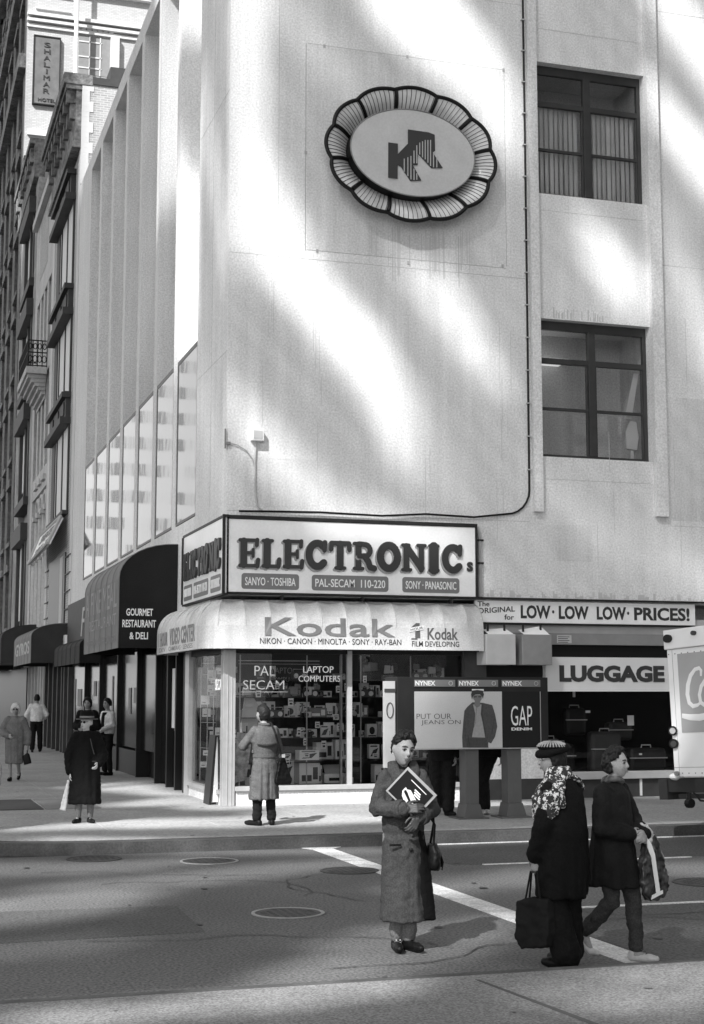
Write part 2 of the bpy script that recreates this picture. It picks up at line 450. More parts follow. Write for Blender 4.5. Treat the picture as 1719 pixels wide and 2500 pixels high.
# ---- woman with the magazine ------------------------------------------------
S = .965
p1 = place('person', 'woman with cropped dark hair in a long grey coat clutching a magazine on the road', (3.87, 10.99, 0), R(170))
J = std_joints(S, aR=(.055, -.02, .08), tR=(.06, .13, .04), kR=(.07, .02, .48), aL=(-.045, .0, .08), tL=(-.09, .12, .04), kL=(-.07, .02, .48),
     sR=(.145, 0, 1.36), sL=(-.145, 0, 1.36), eR=(.225, .05, 1.11), wR=(.025, .245, 1.12), eL=(-.235, .04, 1.10), wL=(-.085, .20, 1.055))
hc = V(0, .025, 1.575)*S
b = MB(); Rm = body_geo(b, J, S, hc, R(15), R(-5), R(-9))
head_geo(b, hc, R(15), S*1.09, R(-5), R(-9))
remesh(b, .0055, 'body', M['skin'], p1, smooth=1, lap=.35)
face_parts(p1, hc, Rm, S*1.09, lips=.09)
hair_geo(p1, hc, Rm, S*1.09, M['hair'], line=.58, low=-.32, vol=.020, curl=.9, side=-.02, top=True, voxel=.005)
ear = MB()
for sx in (-1, 1): ear.ball(hc+Rm @ (V(sx*.081, .002, -.035)*S*1.09), .005, 6, 5)
ear.build('earring', M['white'], p1)
b = MB(); b.loft([(.235*S, .205*S, .165*S, -.01, .01), (.5*S, .185*S, .155*S), (.85*S, .172*S, .145*S), (.93*S, .172*S, .14*S), (1.1*S, .17*S, .135*S), (1.3*S, .19*S, .13*S), (1.37*S, .15*S, .10*S), (1.42*S, .085*S, .08*S)], 32)
sleeve(b, J, 'R', S, (.066, .067, .066), .02); sleeve(b, J, 'L', S, (.066, .067, .063), .02)
def fo(co, n):
    d = cloth_folds(.012, 8, 1.0, .3)(co, n)
    d += .006*math.exp(-((co.x+.055-(1.0-co.z)*.02)/.008)**2)*(1 if n.y > .2 and co.z < 1.3 else 0)
    d -= .008*math.exp(-((co.z-.885)/.02)**2)*(1 if abs(co.x) < .17 else 0)
    return d + .006*noise.noise(co*22)
remesh(b, .011, 'coat', M['coatgrey'], p1, folds=fo)
b = MB(); # dark lining panel hanging open at her left
b.loft([(.24*S, .11, .13, -.145, -.01), (.6*S, .09, .12, -.12, -.01), (.95*S, .05, .1, -.10, 0)], 20); remesh(b, .012, 'coat_lining', M['coatblack'], p1, folds=cloth_folds(.008, 8))
b = MB() # collar: two lapels
for sx in (-1, 1):
    b.tube([V(sx*.045, -.065, 1.47)*S, V(sx*.085, -.01, 1.475)*S, V(sx*.088, .06, 1.42)*S, V(sx*.05, .125, 1.33)*S, V(sx*.02, .14, 1.24)*S], [.032, .042, .050, .044, .014], 10, flat=.40)
remesh(b, .007, 'collar', M['coatgrey'], p1, folds=arm_folds(.003))
b = MB(); b.limb([V(0, -.02, 1.40)*S, V(0.0, .0, 1.475)*S], [.075*S, .062*S], 14); remesh(b, .009, 'scarf', M['coatdark'], p1, folds=arm_folds(.005))
b = MB(); b.box(.04, .148, .80, .13, .152, .815); b.build('pocket_flap', M['coatblack'], p1)
for z in (.80, 1.12):
    MB().ball((-.035, .155, z*S), (.016, .008, .016), 8, 6).build('button', M['black'], p1)
for q, d, up, cu in (('R', V(-1, .12, .10), V(0, 1, .3), .55), ('L', V(.55, .45, -.75), V(-.3, 1, 0), .9)):
    b = MB(); hand_geo(b, J['w'+q]+V(0, .012, 0), d, up, S*1.02, cu, 1 if q == 'L' else -1); b.limb([J['w'+q]-(d.normalized()*.05), J['w'+q]+d.normalized()*.01+V(0, .008, 0)], [.034, .031], 10)
    remesh(b, .0045, 'glove', mat('glove_leather', .05, .45, .2, 30.), p1, smooth=1, lap=.3)
trousers(p1, J, S, M['coatmid'], (.085, .065, .058))
shoes(p1, J, S, M['leather'], .046, 'boot')
b = MB(); b.limb([J['aR']+V(0, .0, .045), J['aR']+V(0, .0, .075)], [.047, .047], 12); b.build('sock', M['shirt'], p1)
b = MB()
for x, z in ((.035, .085), (.065, .085), (.035, .065), (.065, .065)): b.ball((x, .052, z), .0045, 6, 5)
b.build('boot_buckle', M['white'], p1)
# magazine held flat against the chest, turned like a diamond
mg = thing('magazine', 'magazine with pale border and dark cover clutched by the woman in the long grey coat', 'magazine', (3.87, 10.99, 0), None, True, R(170))
mc = V(-.035, .190, 1.20); e1 = V(-1, .02, -.97).normalized(); e2 = V(1, 0, -1.03); e2 = (e2-e1*e2.dot(e1)).normalized(); nn = e1.cross(e2)
if nn.y < 0: nn = -nn
def MG(u, v, e=0.): return mc+e1*u+e2*v+nn*e
A2, B2 = .155, .125   # half sizes
b = MB(); b.prism([MG(-A2, -B2), MG(A2, -B2), MG(A2, B2), MG(-A2, B2)], nn*-.014); b.build('cover', mat('magazine_border', .34, .6, .1, 12.), mg)
b = MB(); b.prism([MG(-A2+.012, -B2+.022, .003), MG(A2-.02, -B2+.022, .003), MG(A2-.02, B2-.012, .003), MG(-A2+.012, B2-.012, .003)], nn*-.002); b.build('cover_panel', M['black'], mg)
b = MB()
for k in range(3): b.tube([MG(.02+.0*k, .09-.012*k, .004), MG(-.04-.01*k, .06-.012*k, .004), MG(-.06, .02-.008*k, .004), MG(-.02, -.005+.01*k, .004), MG(.06, .02+.016*k, .004)], .006, 5)
b.build('cover_art', M['letterwhite'], mg)
b = MB()
for k, (a0, a1, bb) in enumerate(((-.07, .09, -.07), (-.0, .06, -.035), (.01, .07, -.02), (.02, .08, -.005))):
    b.prism([MG(a0, bb-.003*(1 if k == 0 else 2), .006), MG(a1, bb-.003*(1 if k == 0 else 2), .006), MG(a1, bb+.003*(1 if k == 0 else 1.6), .006), MG(a0, bb+.003*(1 if k == 0 else 1.6), .006)], nn*-.002)
b.build('cover_print', M['letterwhite'], mg)
for q in ('R', 'L'):
    w_ = J['w'+q]; e_ = (J['e'+q]-w_).normalized(); b = MB(); b.tube([w_+e_*.015, w_+e_*.085], [.0755, .074], 16); remesh(b, .008, 'cuff', M['coatgrey'], p1, folds=arm_folds(.003))
hb = thing('handbag', 'black leather shoulder bag hanging at the side of the woman in the long grey coat', 'bag', (3.87, 10.99, 0), None, True, R(170))
b = MB(); b.loft([(.60, .045, .10, -.235, -.0), (.63, .055, .125, -.235, 0), (.74, .055, .12, -.235, 0), (.80, .035, .09, -.225, 0)], 20); remesh(b, .01, 'bag_body', M['leather'], hb, folds=arm_folds(.008))
b = MB(); b.tube([V(-.225, .07, .79), V(-.235, .075, .95), V(-.19, .1, 1.02), V(-.12, .15, 1.02)], .010, 6); b.tube([V(-.225, -.07, .79), V(-.25, -.05, .95), V(-.235, .0, 1.06)], .010, 6); b.build('strap', M['leather'], hb)
b = MB()
for k in range(4): b.tube([V(-.285, .02-.02*k, .74), V(-.31, .02-.025*k, .66), V(-.30, .02-.03*k, .60+.02*k)], .006, 5)
b.build('tassel', M['leather'], hb)

# ---- woman in black with patterned scarf, seen from behind ------------------
S = .93
p2 = place('person', 'woman in a long black coat with a ribbed cap and flowered scarf, seen from behind', (4.74, 9.98, 0), R(28))
J = std_joints(S, aR=(.10, .03, .08), tR=(.12, .17, .04), aL=(-.08, -.08, .08), tL=(-.09, .06, .04), wL=(-.22, .10, .84), eL=(-.24, .0, 1.08), sL=(-.16, 0, 1.35), sR=(.16, 0, 1.35), eR=(.24, .05, 1.1), wR=(.15, .25, .98))
hc = V(-.035, .06, 1.59)*S
b = MB(); Rm = body_geo(b, J, S, hc, R(52), R(-6)); hand_geo(b, J['wL'], V(.05, .1, -1), V(-1, 0, 0), S, .9, 1); hand_geo(b, J['wR'], V(-.7, .6, -.2), V(0, 1, .3), S, .7, -1)
remesh(b, .0065, 'body', M['skin'], p2)
face_parts(p2, hc, Rm, S, lips=.16)
b = MB(); b.tube([hc+Rm @ (V(sx*.05, .099, .01)*S) for sx in (-1, -.5, .5, 1)], .003, 5); b.tube([hc+Rm @ (V(-.06, .09, .012)*S), hc+Rm @ (V(-.078, .0, .014)*S)], .003, 5)
for sx in (-1, 1): b.tube([hc+Rm @ (V(sx*.032+.02*math.cos(R(a)), .101, .006+.017*math.sin(R(a)))*S) for a in range(0, 361, 40)], .002, 4)
b.build('spectacles', M['alu'], p2)
hair_geo(p2, hc, Rm, S, M['hair'], line=.35, low=-.55, vol=.018, curl=.2, back=-.4)
# cap: dark band with a ribbed pale top
b = MB()
for k in range(60):
    a = k*math.pi/30; b.ball(hc+Rm @ (V(.092*math.cos(a), .112*math.sin(a)-.014, .062-.016*math.sin(a))*S), .034*S, 8, 6)
b.ball(hc+Rm @ (V(0, -.015, .075)*S), (.09*S, .09*S, .05*S), 14, 8)
remesh(b, .009, 'cap', M['coatblack'], p2, folds=arm_folds(.003))
b = MB(); cc = hc+Rm @ (V(0, -.014, .100)*S)
for k in range(30):
    a = 2*math.pi*(k+.5)/30; da, db = math.cos(a), math.sin(a)
    b.tube([cc+V(da*.02, db*.02, .038), cc+V(da*.06, db*.06, .032), cc+V(da*.095, db*.095, .014), cc+V(da*.112, db*.112, -.004)], [.002, .0055, .0075, .006], 6)
b.build('cap_crown', mat('knit_crown', .26, .9), p2, smooth=True)
b = MB(); b.ball(cc+V(0, 0, -.005), (.112, .112, .040), 20, 8); b.build('cap_crown_base', M['coatblack'], p2)
b = MB(); b.loft([(.535*S, .225*S, .185*S, .01, .01), (.75*S, .24*S, .19*S), (1.0*S, .245*S, .185*S), (1.2*S, .225*S, .17*S), (1.33*S, .205*S, .145*S), (1.42*S, .12*S, .10*S), (1.47*S, .085*S, .08*S)], 32)
sleeve(b, J, 'R', S, (.085, .085, .075)); sleeve(b, J, 'L', S, (.085, .09, .075))
remesh(b, .014, 'coat', M['coatblack'], p2, folds=cloth_folds(.016, 9, 1.1, .5, 2.))
trousers(p2, J, S, M['coatblack'], (.115, .10, .12)); shoes(p2, J, S, M['leather'], .05)
# scarf material: light flowers on black
ms = bpy.data.materials.new('flower_scarf'); ms.use_nodes = True; nt = ms.node_tree
tc = nt.nodes.new('ShaderNodeTexCoord'); vo = nt.nodes.new('ShaderNodeTexVoronoi'); vo.inputs['Scale'].default_value = 26; no = nt.nodes.new('ShaderNodeTexNoise'); no.inputs['Scale'].default_value = 38; no.inputs['Detail'].default_value = 4; no.inputs['Distortion'].default_value = 1.5
nt.links.new(tc.outputs['Object'], vo.inputs['Vector']); nt.links.new(tc.outputs['Object'], no.inputs['Vector'])
mx = nt.nodes.new('ShaderNodeMath'); mx.operation = 'SUBTRACT'; nt.links.new(no.outputs['Fac'], mx.inputs[0]); mh = nt.nodes.new('ShaderNodeMath'); mh.operation = 'MULTIPLY'; mh.inputs[1].default_value = .42; nt.links.new(vo.outputs['Distance'], mh.inputs[0]); nt.links.new(mh.outputs[0], mx.inputs[1])
cr = nt.nodes.new('ShaderNodeValToRGB'); cr.color_ramp.elements[0].position = .335; cr.color_ramp.elements[0].color = (.012, .012, .012, 1); cr.color_ramp.elements[1].position = .375; cr.color_ramp.elements[1].color = (.55, .55, .55, 1)
nt.links.new(mx.outputs[0], cr.inputs[0]); nt.links.new(cr.outputs[0], nt.nodes['Principled BSDF'].inputs['Base Color']); nt.nodes['Principled BSDF'].inputs['Roughness'].default_value = .85
b = MB()
for k in range(40):
    a = 2*math.pi*k/40; b.ball((.085*math.cos(a)*S-.01, .08*math.sin(a)*S+.015, (1.455+.02*math.sin(a*3))*S), .038*S, 8, 6)
    b.ball((.07*math.cos(a)*S-.01, .07*math.sin(a)*S+.02, 1.51*S), .032*S, 8, 6)
# drape over the left shoulder, wrapping the upper arm
for i in range(15):
    for j in range(15):
        th = R(232-120*i/14); v = j/14       # angle round the torso, from back to left front
        if v > .45+.55*math.sin((i+1)/16*math.pi)**.8: continue
        z = 1.43-.31*v; rx = .09+.155*min(1, v*2.2)**.6; ry = .08+.085*min(1, v*2.2)**.6
        b.ball((rx*math.cos(th)*S-.01, ry*math.sin(th)*S, z*S), (.026+.006*math.sin(i*2.1+j))*S, 7, 5)
for i in range(14): u = i/13; b.ball(((.06+.14*u)*S, (-.09+.03*u)*S, (1.445-.09*u*u)*S), .022*S, 7, 5)
remesh(b, .008, 'scarf', ms, p2, folds=arm_folds(.006))
tb2 = thing('tote_bag', 'soft black tote bag hanging from the hand of the woman in the flowered scarf', 'bag', (4.74, 9.98, 0), None, True, R(28))
hw = J['wL']+V(.0, .01, -.10)
b = MB(); pts = [(-.14, .50), (-.155, .30), (-.13, .17), (.10, .13), (.16, .20), (.145, .46), (.02, .50)]
b.prism([(hw.x-.04, hw.y+.0+u, z) for u, z in pts], (.09, 0, 0)); remesh(b, .012, 'bag_body', mat('tote_cloth', .009, .85, .3, 8., spec=.15), tb2, folds=arm_folds(.012))
b = MB(); b.tube([hw+V(-.02, .07, -.22), hw+V(-.0, .03, .0), hw+V(-.0, -.03, .0), hw+V(-.02, -.07, -.22)], .008, 6); b.tube([hw+V(.03, .07, -.22), hw+V(.01, .03, -.01), hw+V(.01, -.03, -.01), hw+V(.03, -.07, -.22)], .008, 6); b.build('strap', M['leather'], tb2)

# ---- woman walking right with plastic bag -----------------------------------
S = .905
p3 = place('person', 'short-haired woman in a dark coat and white sneakers striding to the right', (5.20, 10.08, 0), R(212))
J = std_joints(S, hip=(0, .0, .92), hR=(.08, 0, .9), kR=(.08, .03, .49), aR=(.09, -.22, .20), tR=(.09, -.17, .065), hL=(-.08, .02, .9), kL=(-.08, .13, .50), aL=(-.08, .15, .09), tL=(-.085, .27, .045),
   sR=(.15, 0, 1.36), eR=(.22, .02, 1.08), wR=(.06, .22, 1.03), sL=(-.15, 0, 1.36), eL=(-.29, .05, 1.06), wL=(-.09, .25, 1.02), chest=(0, .01, 1.22))
hc = V(.0, .045, 1.59)*S
b = MB(); Rm = body_geo(b, J, S, hc, R(8), R(-2)); hand_geo(b, J['wR'], V(-.9, .3, -.1), V(0, .9, .3), S, .9, -1); hand_geo(b, J['wL'], V(.9, .3, -.2), V(0, .9, .3), S, .9, 1)
remesh(b, .006, 'body', M['skin'], p3)
face_parts(p3, hc, Rm, S, lips=.15)
hair_geo(p3, hc, Rm, S, M['hair'], line=.54, low=-.6, vol=.013, curl=1.0, side=-.08, back=-.75, voxel=.006)
b = MB(); b.loft([(.60*S, .20*S, .23*S, 0, .0), (.8*S, .19*S, .20*S), (1.0*S, .185*S, .165*S), (1.2*S, .195*S, .15*S), (1.34*S, .185*S, .125*S), (1.41*S, .11*S, .09*S), (1.455*S, .075*S, .075*S)], 32)
sleeve(b, J, 'R', S, (.078, .08, .066)); sleeve(b, J, 'L', S, (.078, .08, .064))
remesh(b, .013, 'coat', M['coatdark'], p3, folds=cloth_folds(.014, 9, 1.1, .6, 5.))
b = MB()
for k in range(30): a = 2*math.pi*k/30; b.ball((.075*math.cos(a)*S, .07*math.sin(a)*S+.01, (1.455+.012*math.sin(a*2))*S), .028*S, 8, 6)
remesh(b, .008, 'scarf', mat('check_scarf', .06, .85, .9, 22.), p3, folds=arm_folds(.004))
b = MB()
for sx in (-1, 1): b.tube([V(sx*.09, -.02, 1.44)*S, V(sx*.09, .06, 1.40)*S, V(sx*.04, .12, 1.31)*S], [.025, .034, .01], 8, flat=.4)
b.build('collar', M['coatdark'], p3, smooth=True)
trousers(p3, J, S, M['jeans'], (.092, .072, .06)); shoes(p3, J, S, M['shoewhite'], .038, 'sneaker')
for q in ('R', 'L'):
    a_, t_q = J['a'+q], J['t'+q]; d_ = (t_q-a_).normalized(); u_ = V(0, 0, 1)
    for k in range(3):
        c_ = a_.lerp(t_q, .45+.17*k)+u_*(.030-.006*k); MB().tube([c_+V(-.018, 0, 0), c_+V(0, 0, .006), c_+V(.018, 0, 0)], .003, 5).build('lace', M['darkgrey'], p3)
pbg = thing('plastic_bag', 'dark printed plastic carrier bag with a white edge in the hand of the striding woman', 'bag', (5.20, 10.08, 0), None, True, R(244))
LT = V(-.65, .76, 0); FR = V(.86, .505, 0)*-1
bc = V(-.045, .25, 0)
def BG(l, z, f=0.): return bc+LT*l+FR*f+V(0, 0, z)
if FR.dot(V(math.sin(R(212)), -math.cos(R(212)), 0)) > 9: pass
nrm_ = LT.cross(V(0, 0, 1))
b = MB(); b.prism([BG(-.05, .93), BG(.03, .92), BG(.11, .76), BG(.15, .62), BG(.15, .50), BG(.10, .455), BG(-.04, .44), BG(-.10, .56), BG(-.11, .68), BG(-.07, .80)], nrm_*.07)
remesh(b, .009, 'bag_body', mat('printed_plastic', .035, .3, 1.3, 13.), pbg, folds=arm_folds(.016))
b = MB(); f_ = nrm_*.078
b.prism([p_+f_ for p_ in (BG(-.075, .90), BG(-.035, .86), BG(.0, .78), BG(.045, .50), BG(.01, .48), BG(-.035, .76), BG(-.07, .83))], nrm_*.006)
b.prism([p_+f_ for p_ in (BG(-.045, .455), BG(.07, .49), BG(.07, .515), BG(-.035, .485))], nrm_*.0065); b.build('white_edge', M['white'], pbg)
b = MB(); b.prism([BG(-.10, .88, 0), BG(-.03, .85), BG(.02, .92), BG(-.02, .95), BG(-.055, 1.01), BG(-.075, .94)], nrm_*.075); remesh(b, .008, 'crumpled_top', M['lgrey'], pbg, folds=arm_folds(.020))

# ---- man in trench coat at the window ---------------------------------------
S = .955
p4 = place('person', 'dark-haired man in a belted trench coat looking into the shop window, seen from behind', (5.07, 20.19, .15), R(8))
J = std_joints(S, aR=(.12, .0, .08), tR=(.16, .13, .035), aL=(-.11, .0, .08), tL=(-.18, .12, .035), eL=(-.30, .10, 1.13), wL=(-.20, .28, 1.12), eR=(.235, .04, 1.09), wR=(.06, .26, 1.06), sR=(.155, 0, 1.36), sL=(-.155, 0, 1.36))
hc = V(-.015, .04, 1.60)*S
b = MB(); Rm = body_geo(b, J, S, hc, R(38), R(-4)); hand_geo(b, J['wL'], V(.5, .8, 0), V(-.5, .5, .6), S, .6, 1); hand_geo(b, J['wR'], V(-.5, .8, 0), V(.5, .5, .6), S, .6, -1)
remesh(b, .008, 'body', M['skin'], p4); face_parts(p4, hc, Rm, S)
hair_geo(p4, hc, Rm, S, M['hair'], line=.5, low=-.75, vol=.017, curl=.15, back=-.8, side=.1)
b = MB(); b.loft([(.375*S, .225*S, .17*S, .0, .0), (.6*S, .205*S, .16*S), (.88*S, .185*S, .14*S), (.995*S, .165*S, .125*S), (1.03*S, .17*S, .125*S), (1.2*S, .205*S, .14*S), (1.34*S, .20*S, .125*S), (1.41*S, .12*S, .09*S), (1.47*S, .078*S, .078*S)], 32)
sleeve(b, J, 'R', S, (.072, .072, .062)); sleeve(b, J, 'L', S, (.072, .07, .06))
def fo4(co, n):
    d = cloth_folds(.014, 11, 1.1, .4, 3.)(co, n)
    if n.y < 0 and co.z < .72: d -= .016*math.exp(-((co.x-.03)/.010)**2)
    return d
remesh(b, .011, 'trench_coat', M['trench'], p4, folds=fo4)
b = MB(); b.tube([(.172*S*math.cos(R(a)), .132*S*math.sin(R(a)), 1.005*S) for a in range(0, 361, 15)], .022, 8, flat=.35) if False else b.loft([(.975*S, .178*S, .138*S), (1.02*S, .178*S, .138*S)], 28); b.build('belt', M['trench'], p4, smooth=False)
b = MB(); vs = []   # back yoke flap following the back
for j in range(9):
    z = 1.40-.245*j/8
    for i in range(13):
        x = -.165+.33*i/12; zz = z-(.02*math.cos(x*14) if j == 8 else 0)
        rx = .20 if z < 1.34 else .20-(z-1.34)*.9; ry = .142 if z < 1.30 else .142-(z-1.30)*.42
        vs.append((x*S, -(ry*math.sqrt(max(.05, 1-(x/(rx+.03))**2))+.008)*S, zz*S))
b.add(vs, [(j*13+i, j*13+i+1, (j+1)*13+i+1, (j+1)*13+i) for j in range(8) for i in range(12)])
yk = b.build('back_yoke', M['trench'], p4, smooth=True); so_ = yk.modifiers.new('t', 'SOLIDIFY'); so_.thickness = .010
b = MB()
for k in range(26): a = 2*math.pi*k/26; b.ball((.082*math.cos(a)*S, .078*math.sin(a)*S+.0, (1.455+.012*math.sin(a))*S), .022*S, 7, 5)
remesh(b, .009, 'collar', M['trench'], p4)
trousers(p4, J, S, M['trousers'], (.09, .075, .07)); shoes(p4, J, S, M['leather'], .048)
sb = thing('shoulder_bag', 'black shoulder bag at the hip of the man in the trench coat', 'bag', (5.07, 20.19, .15), None, True, R(8))
b = MB(); b.prism([(.17, -.17, .92), (.10, -.19, .60), (.12, -.19, .56), (.36, -.12, .56), (.38, -.10, .62), (.26, -.12, .92)], (.0, .09, 0)); remesh(b, .012, 'bag_body', M['leather'], sb, folds=arm_folds(.008))
b = MB(); b.tube([(.02, .0, 1.42), (.06, -.10, 1.395), (.10, -.155, 1.25), (.16, -.17, 1.05), (.20, -.16, .92)], .014, 6); b.build('strap', M['leather'], sb)
b = MB(); b.box(.18, -.205, .93, .225, -.19, .975); b.build('buckle', M['alu'], sb)

# ---- generic figures --------------------------------------------------------
def figure(label, loc, rz, S, Jk, coat, coatm, sl, vox=.014, yaw=0., hair=None, haird={}, legm=None, shoem=None, hem=(.1,), skirt=False, face=True, shades=False, group=None, bodyvox=.010, nod=0., legw=(.092, .072, .06), folds=.014, skinm=None):
    p = place('person', label, loc, rz, group)
    J = std_joints(S, **Jk); hc = V(0, .02, 1.60)*S+V(*Jk.get('hd', (0, 0, 0))) if False else V(0, .02, 1.60)*S
    b = MB(); Rm = body_geo(b, J, S, hc, yaw, nod)
    for q in ('R', 'L'): hand_geo(b, J['w'+q], (J['w'+q]-J['e'+q]), V(1 if q == 'R' else -1, 0, .1), S, .7, -1 if q == 'R' else 1)
    remesh(b, bodyvox, 'body', skinm or M['skin'], p)
    if face: face_parts(p, hc, Rm, S, shades=shades)
    if hair: hair_geo(p, hc, Rm, S, hair, voxel=.010, **haird)
    b = MB(); b.loft([(z*S, rx*S, ry*S) for z, rx, ry in coat], 28)
    for q in ('R', 'L'): sleeve(b, J, q, S, sl)
    remesh(b, vox, 'coat', coatm, p, folds=cloth_folds(folds, 9, 1.1, .4, RND.random()*9))
    if legm: trousers(p, J, S, legm, legw, .014)
    if shoem: shoes(p, J, S, shoem, .046)
    return p, J, hc, Rm
COATL = [(.36, .235, .17), (.6, .225, .165), (.9, .205, .155), (1.1, .195, .15), (1.3, .20, .14), (1.39, .15, .11), (1.46, .08, .08)]
# old woman in black with hat
p5, J, hc, Rm = figure('elderly woman in a long black coat and brimmed black hat on the pavement corner', (2.75, 21.35, .15), R(172), .875,
   dict(wR=(.245, .04, .80), eR=(.26, .0, 1.08), eL=(-.27, .02, 1.08), wL=(-.20, .17, .95), aR=(.10, -.02, .08), tR=(.15, .10, .03), aL=(-.09, -.02, .08), tL=(-.13, .10, .03)),
   [(.30, .265, .19), (.6, .255, .185), (.9, .235, .175), (1.1, .225, .17), (1.3, .215, .15), (1.40, .16, .12), (1.47, .09, .09)], M['coatblack'], (.10, .10, .085), .013, R(-42), shades=True, face=True, hair=M['hairwhite'], haird=dict(line=.4, low=-.3, vol=.01), shoem=M['leather'], bodyvox=.008, skinm=mat('pale_skin', .46, .5))
b = MB(); hx = hc+Rm @ (V(0, -.01, .055)*.875)
b.lathe(hx, [(.15, -.006), (.155, .004), (.10, .02), (.098, .09), (.088, .115), (.03, .12)], 28); b.build('hat', M['coatblack'], p5, smooth=True)
b = MB(); b.lathe(hx, [(.101, .022), (.1015, .045), (.09, .045)], 28); b.lathe(hx, [(.156, .0), (.159, .003), (.156, .006)], 28); b.build('hat_band', M['grey'], p5)
b = MB(); b.limb([J['aR']+V(0, 0, .03), J['kR']+V(0, 0, -.12)], [.042, .058], 12); b.limb([J['aL']+V(0, 0, .03), J['kL']+V(0, 0, -.12)], [.042, .058], 12); b.build('stockings', M['coatmid'], p5)
b = MB(); b.tube([V(-.06, .17, 1.18), V(-.09, .19, 1.06), V(-.12, .19, .96)], .006, 5); b.box(-.19, .175, .86, -.09, .182, .868); b.build('bag_strap', M['darkgrey'], p5)
sp = thing('paper_bag', 'long narrow pale paper bag dangling from the gloved hand of the elderly woman', 'bag', (2.75, 21.35, .15), None, True, R(172))
hx = J['wR']+V(.005, .0, -.10)
b = MB(); b.prism([(hx.x+.0, hx.y-.02, hx.z), (hx.x+.03, hx.y-.02, hx.z), (hx.x+.125, hx.y-.02, .19), (hx.x+.035, hx.y-.02, .17)], (0, .05, 0)); remesh(b, .010, 'bag_body', mat('paper', .5, .7, .15, 14.), sp, folds=arm_folds(.008))
# dark woman and man chatting behind
p6, J, hc, Rm = figure('woman in a dark coat standing in front of the shopfront behind the elderly woman', (4.22, 32.6, .15), R(150), 1.0,
   dict(eR=(.25, .02, 1.1), wR=(.06, .22, 1.1), eL=(-.25, .02, 1.1), wL=(-.05, .22, 1.06)), COATL, M['coatblack'], (.10, .09, .07), .016, R(12), hair=M['hair'], haird=dict(line=.45, low=-.6, vol=.025, curl=.3), shoem=M['leather'], legm=M['coatblack'])
p7, J, hc, Rm = figure('man with dark vest and white sleeves facing left behind the elderly woman', (4.80, 33.6, .15), R(118), .99,
   dict(eR=(.22, .02, 1.12), wR=(.10, .28, 1.02), eL=(-.22, .02, 1.12), wL=(-.1, .28, 1.0)), [(.93, .19, .15), (1.1, .20, .15), (1.3, .20, .14), (1.39, .15, .11), (1.45, .07, .07)], M['shirt'], (.075, .065, .055), .015, R(5), hair=M['hair'], haird=dict(line=.45, low=-.3, vol=.02), legm=M['trousers'], shoem=M['leather'])
b = MB(); b.loft([(.9, .12, .168), (1.1, .115, .165), (1.28, .12, .155), (1.40, .12, .12)], 24); remesh(b, .014, 'vest', M['coatblack'], p7)
# white-shirted man walking away
p8, J, hc, Rm = figure('man in a white shirt and dark trousers walking away down the avenue', (4.56, 47.5, .15), R(-8), 1.04,
   dict(aR=(.12, .12, .10), tR=(.14, .26, .06), aL=(-.10, -.08, .09), tL=(-.11, .05, .04), kR=(.11, .12, .5), eR=(.31, -.02, 1.14), wR=(.24, .12, 1.0), eL=(-.29, -.06, 1.12), wL=(-.33, .02, .88)), [(.92, .185, .14), (1.0, .20, .155), (1.2, .225, .155), (1.36, .215, .14), (1.42, .12, .09), (1.46, .07, .07)], M['shirt'], (.09, .075, .055), .016, 0, hair=M['hair'], haird=dict(line=.5, low=-.5, vol=.012, back=-.6), legm=M['trousers'], shoem=M['leather'], legw=(.105, .085, .075))
# white-haired woman coming towards us
p9, J, hc, Rm = figure('white-haired woman in a grey coat walking towards the camera at the left edge', (2.62, 31.8, .15), R(168), .925,
   dict(aR=(.08, .02, .09), tR=(.09, .15, .05), aL=(-.08, -.25, .18), tL=(-.08, -.18, .06), kL=(-.08, -.05, .46), eR=(.30, .0, 1.1), wR=(.12, .22, 1.02), eL=(-.28, -.02, 1.08), wL=(-.30, .04, .82)),
   [(.40, .21, .17), (.6, .215, .165), (.9, .225, .165), (1.1, .225, .16), (1.3, .215, .145), (1.39, .15, .11), (1.46, .08, .08)], M['coatmid'], (.10, .09, .075), .015, R(4), hair=M['hairwhite'], haird=dict(line=.38, low=-.5, vol=.035, curl=.4), shoem=M['leather'], shades=True)
hb9 = thing('handbag', 'small dark handbag swinging from the hand of the white-haired woman', 'bag', (2.62, 31.8, .15), None, True, R(168))
hx = J['wL']+V(0, 0, -.1); b = MB(); b.prism([(hx.x-.09, hx.y, .38), (hx.x+.06, hx.y, .34), (hx.x+.10, hx.y, .52), (hx.x+.0, hx.y, .60), (hx.x-.04, hx.y, .56)], (0, .1, 0)); remesh(b, .014, 'bag_body', M['leather'], hb9)
b = MB(); b.tube([hx+V(0, 0, .01), hx+V(.02, .05, -.15)], .012, 5); b.build('strap', M['leather'], hb9)
# pedestrian cut by left edge
p10, J, hc, Rm = figure('person in a pale grey coat mostly cut off by the left edge of the photo', (1.30, 20.5, .15), R(10), .74,
   dict(eR=(.24, .0, 1.1), wR=(.26, .03, .8)), [(.42, .21, .16), (.9, .19, .15), (1.3, .20, .14), (1.40, .14, .11), (1.46, .08, .08)], M['coatpale'], (.09, .085, .07), .014, 0, hair=M['hair'], haird=dict(line=.4, low=-.5, vol=.02), legm=M['trousers'], shoem=M['leather'])
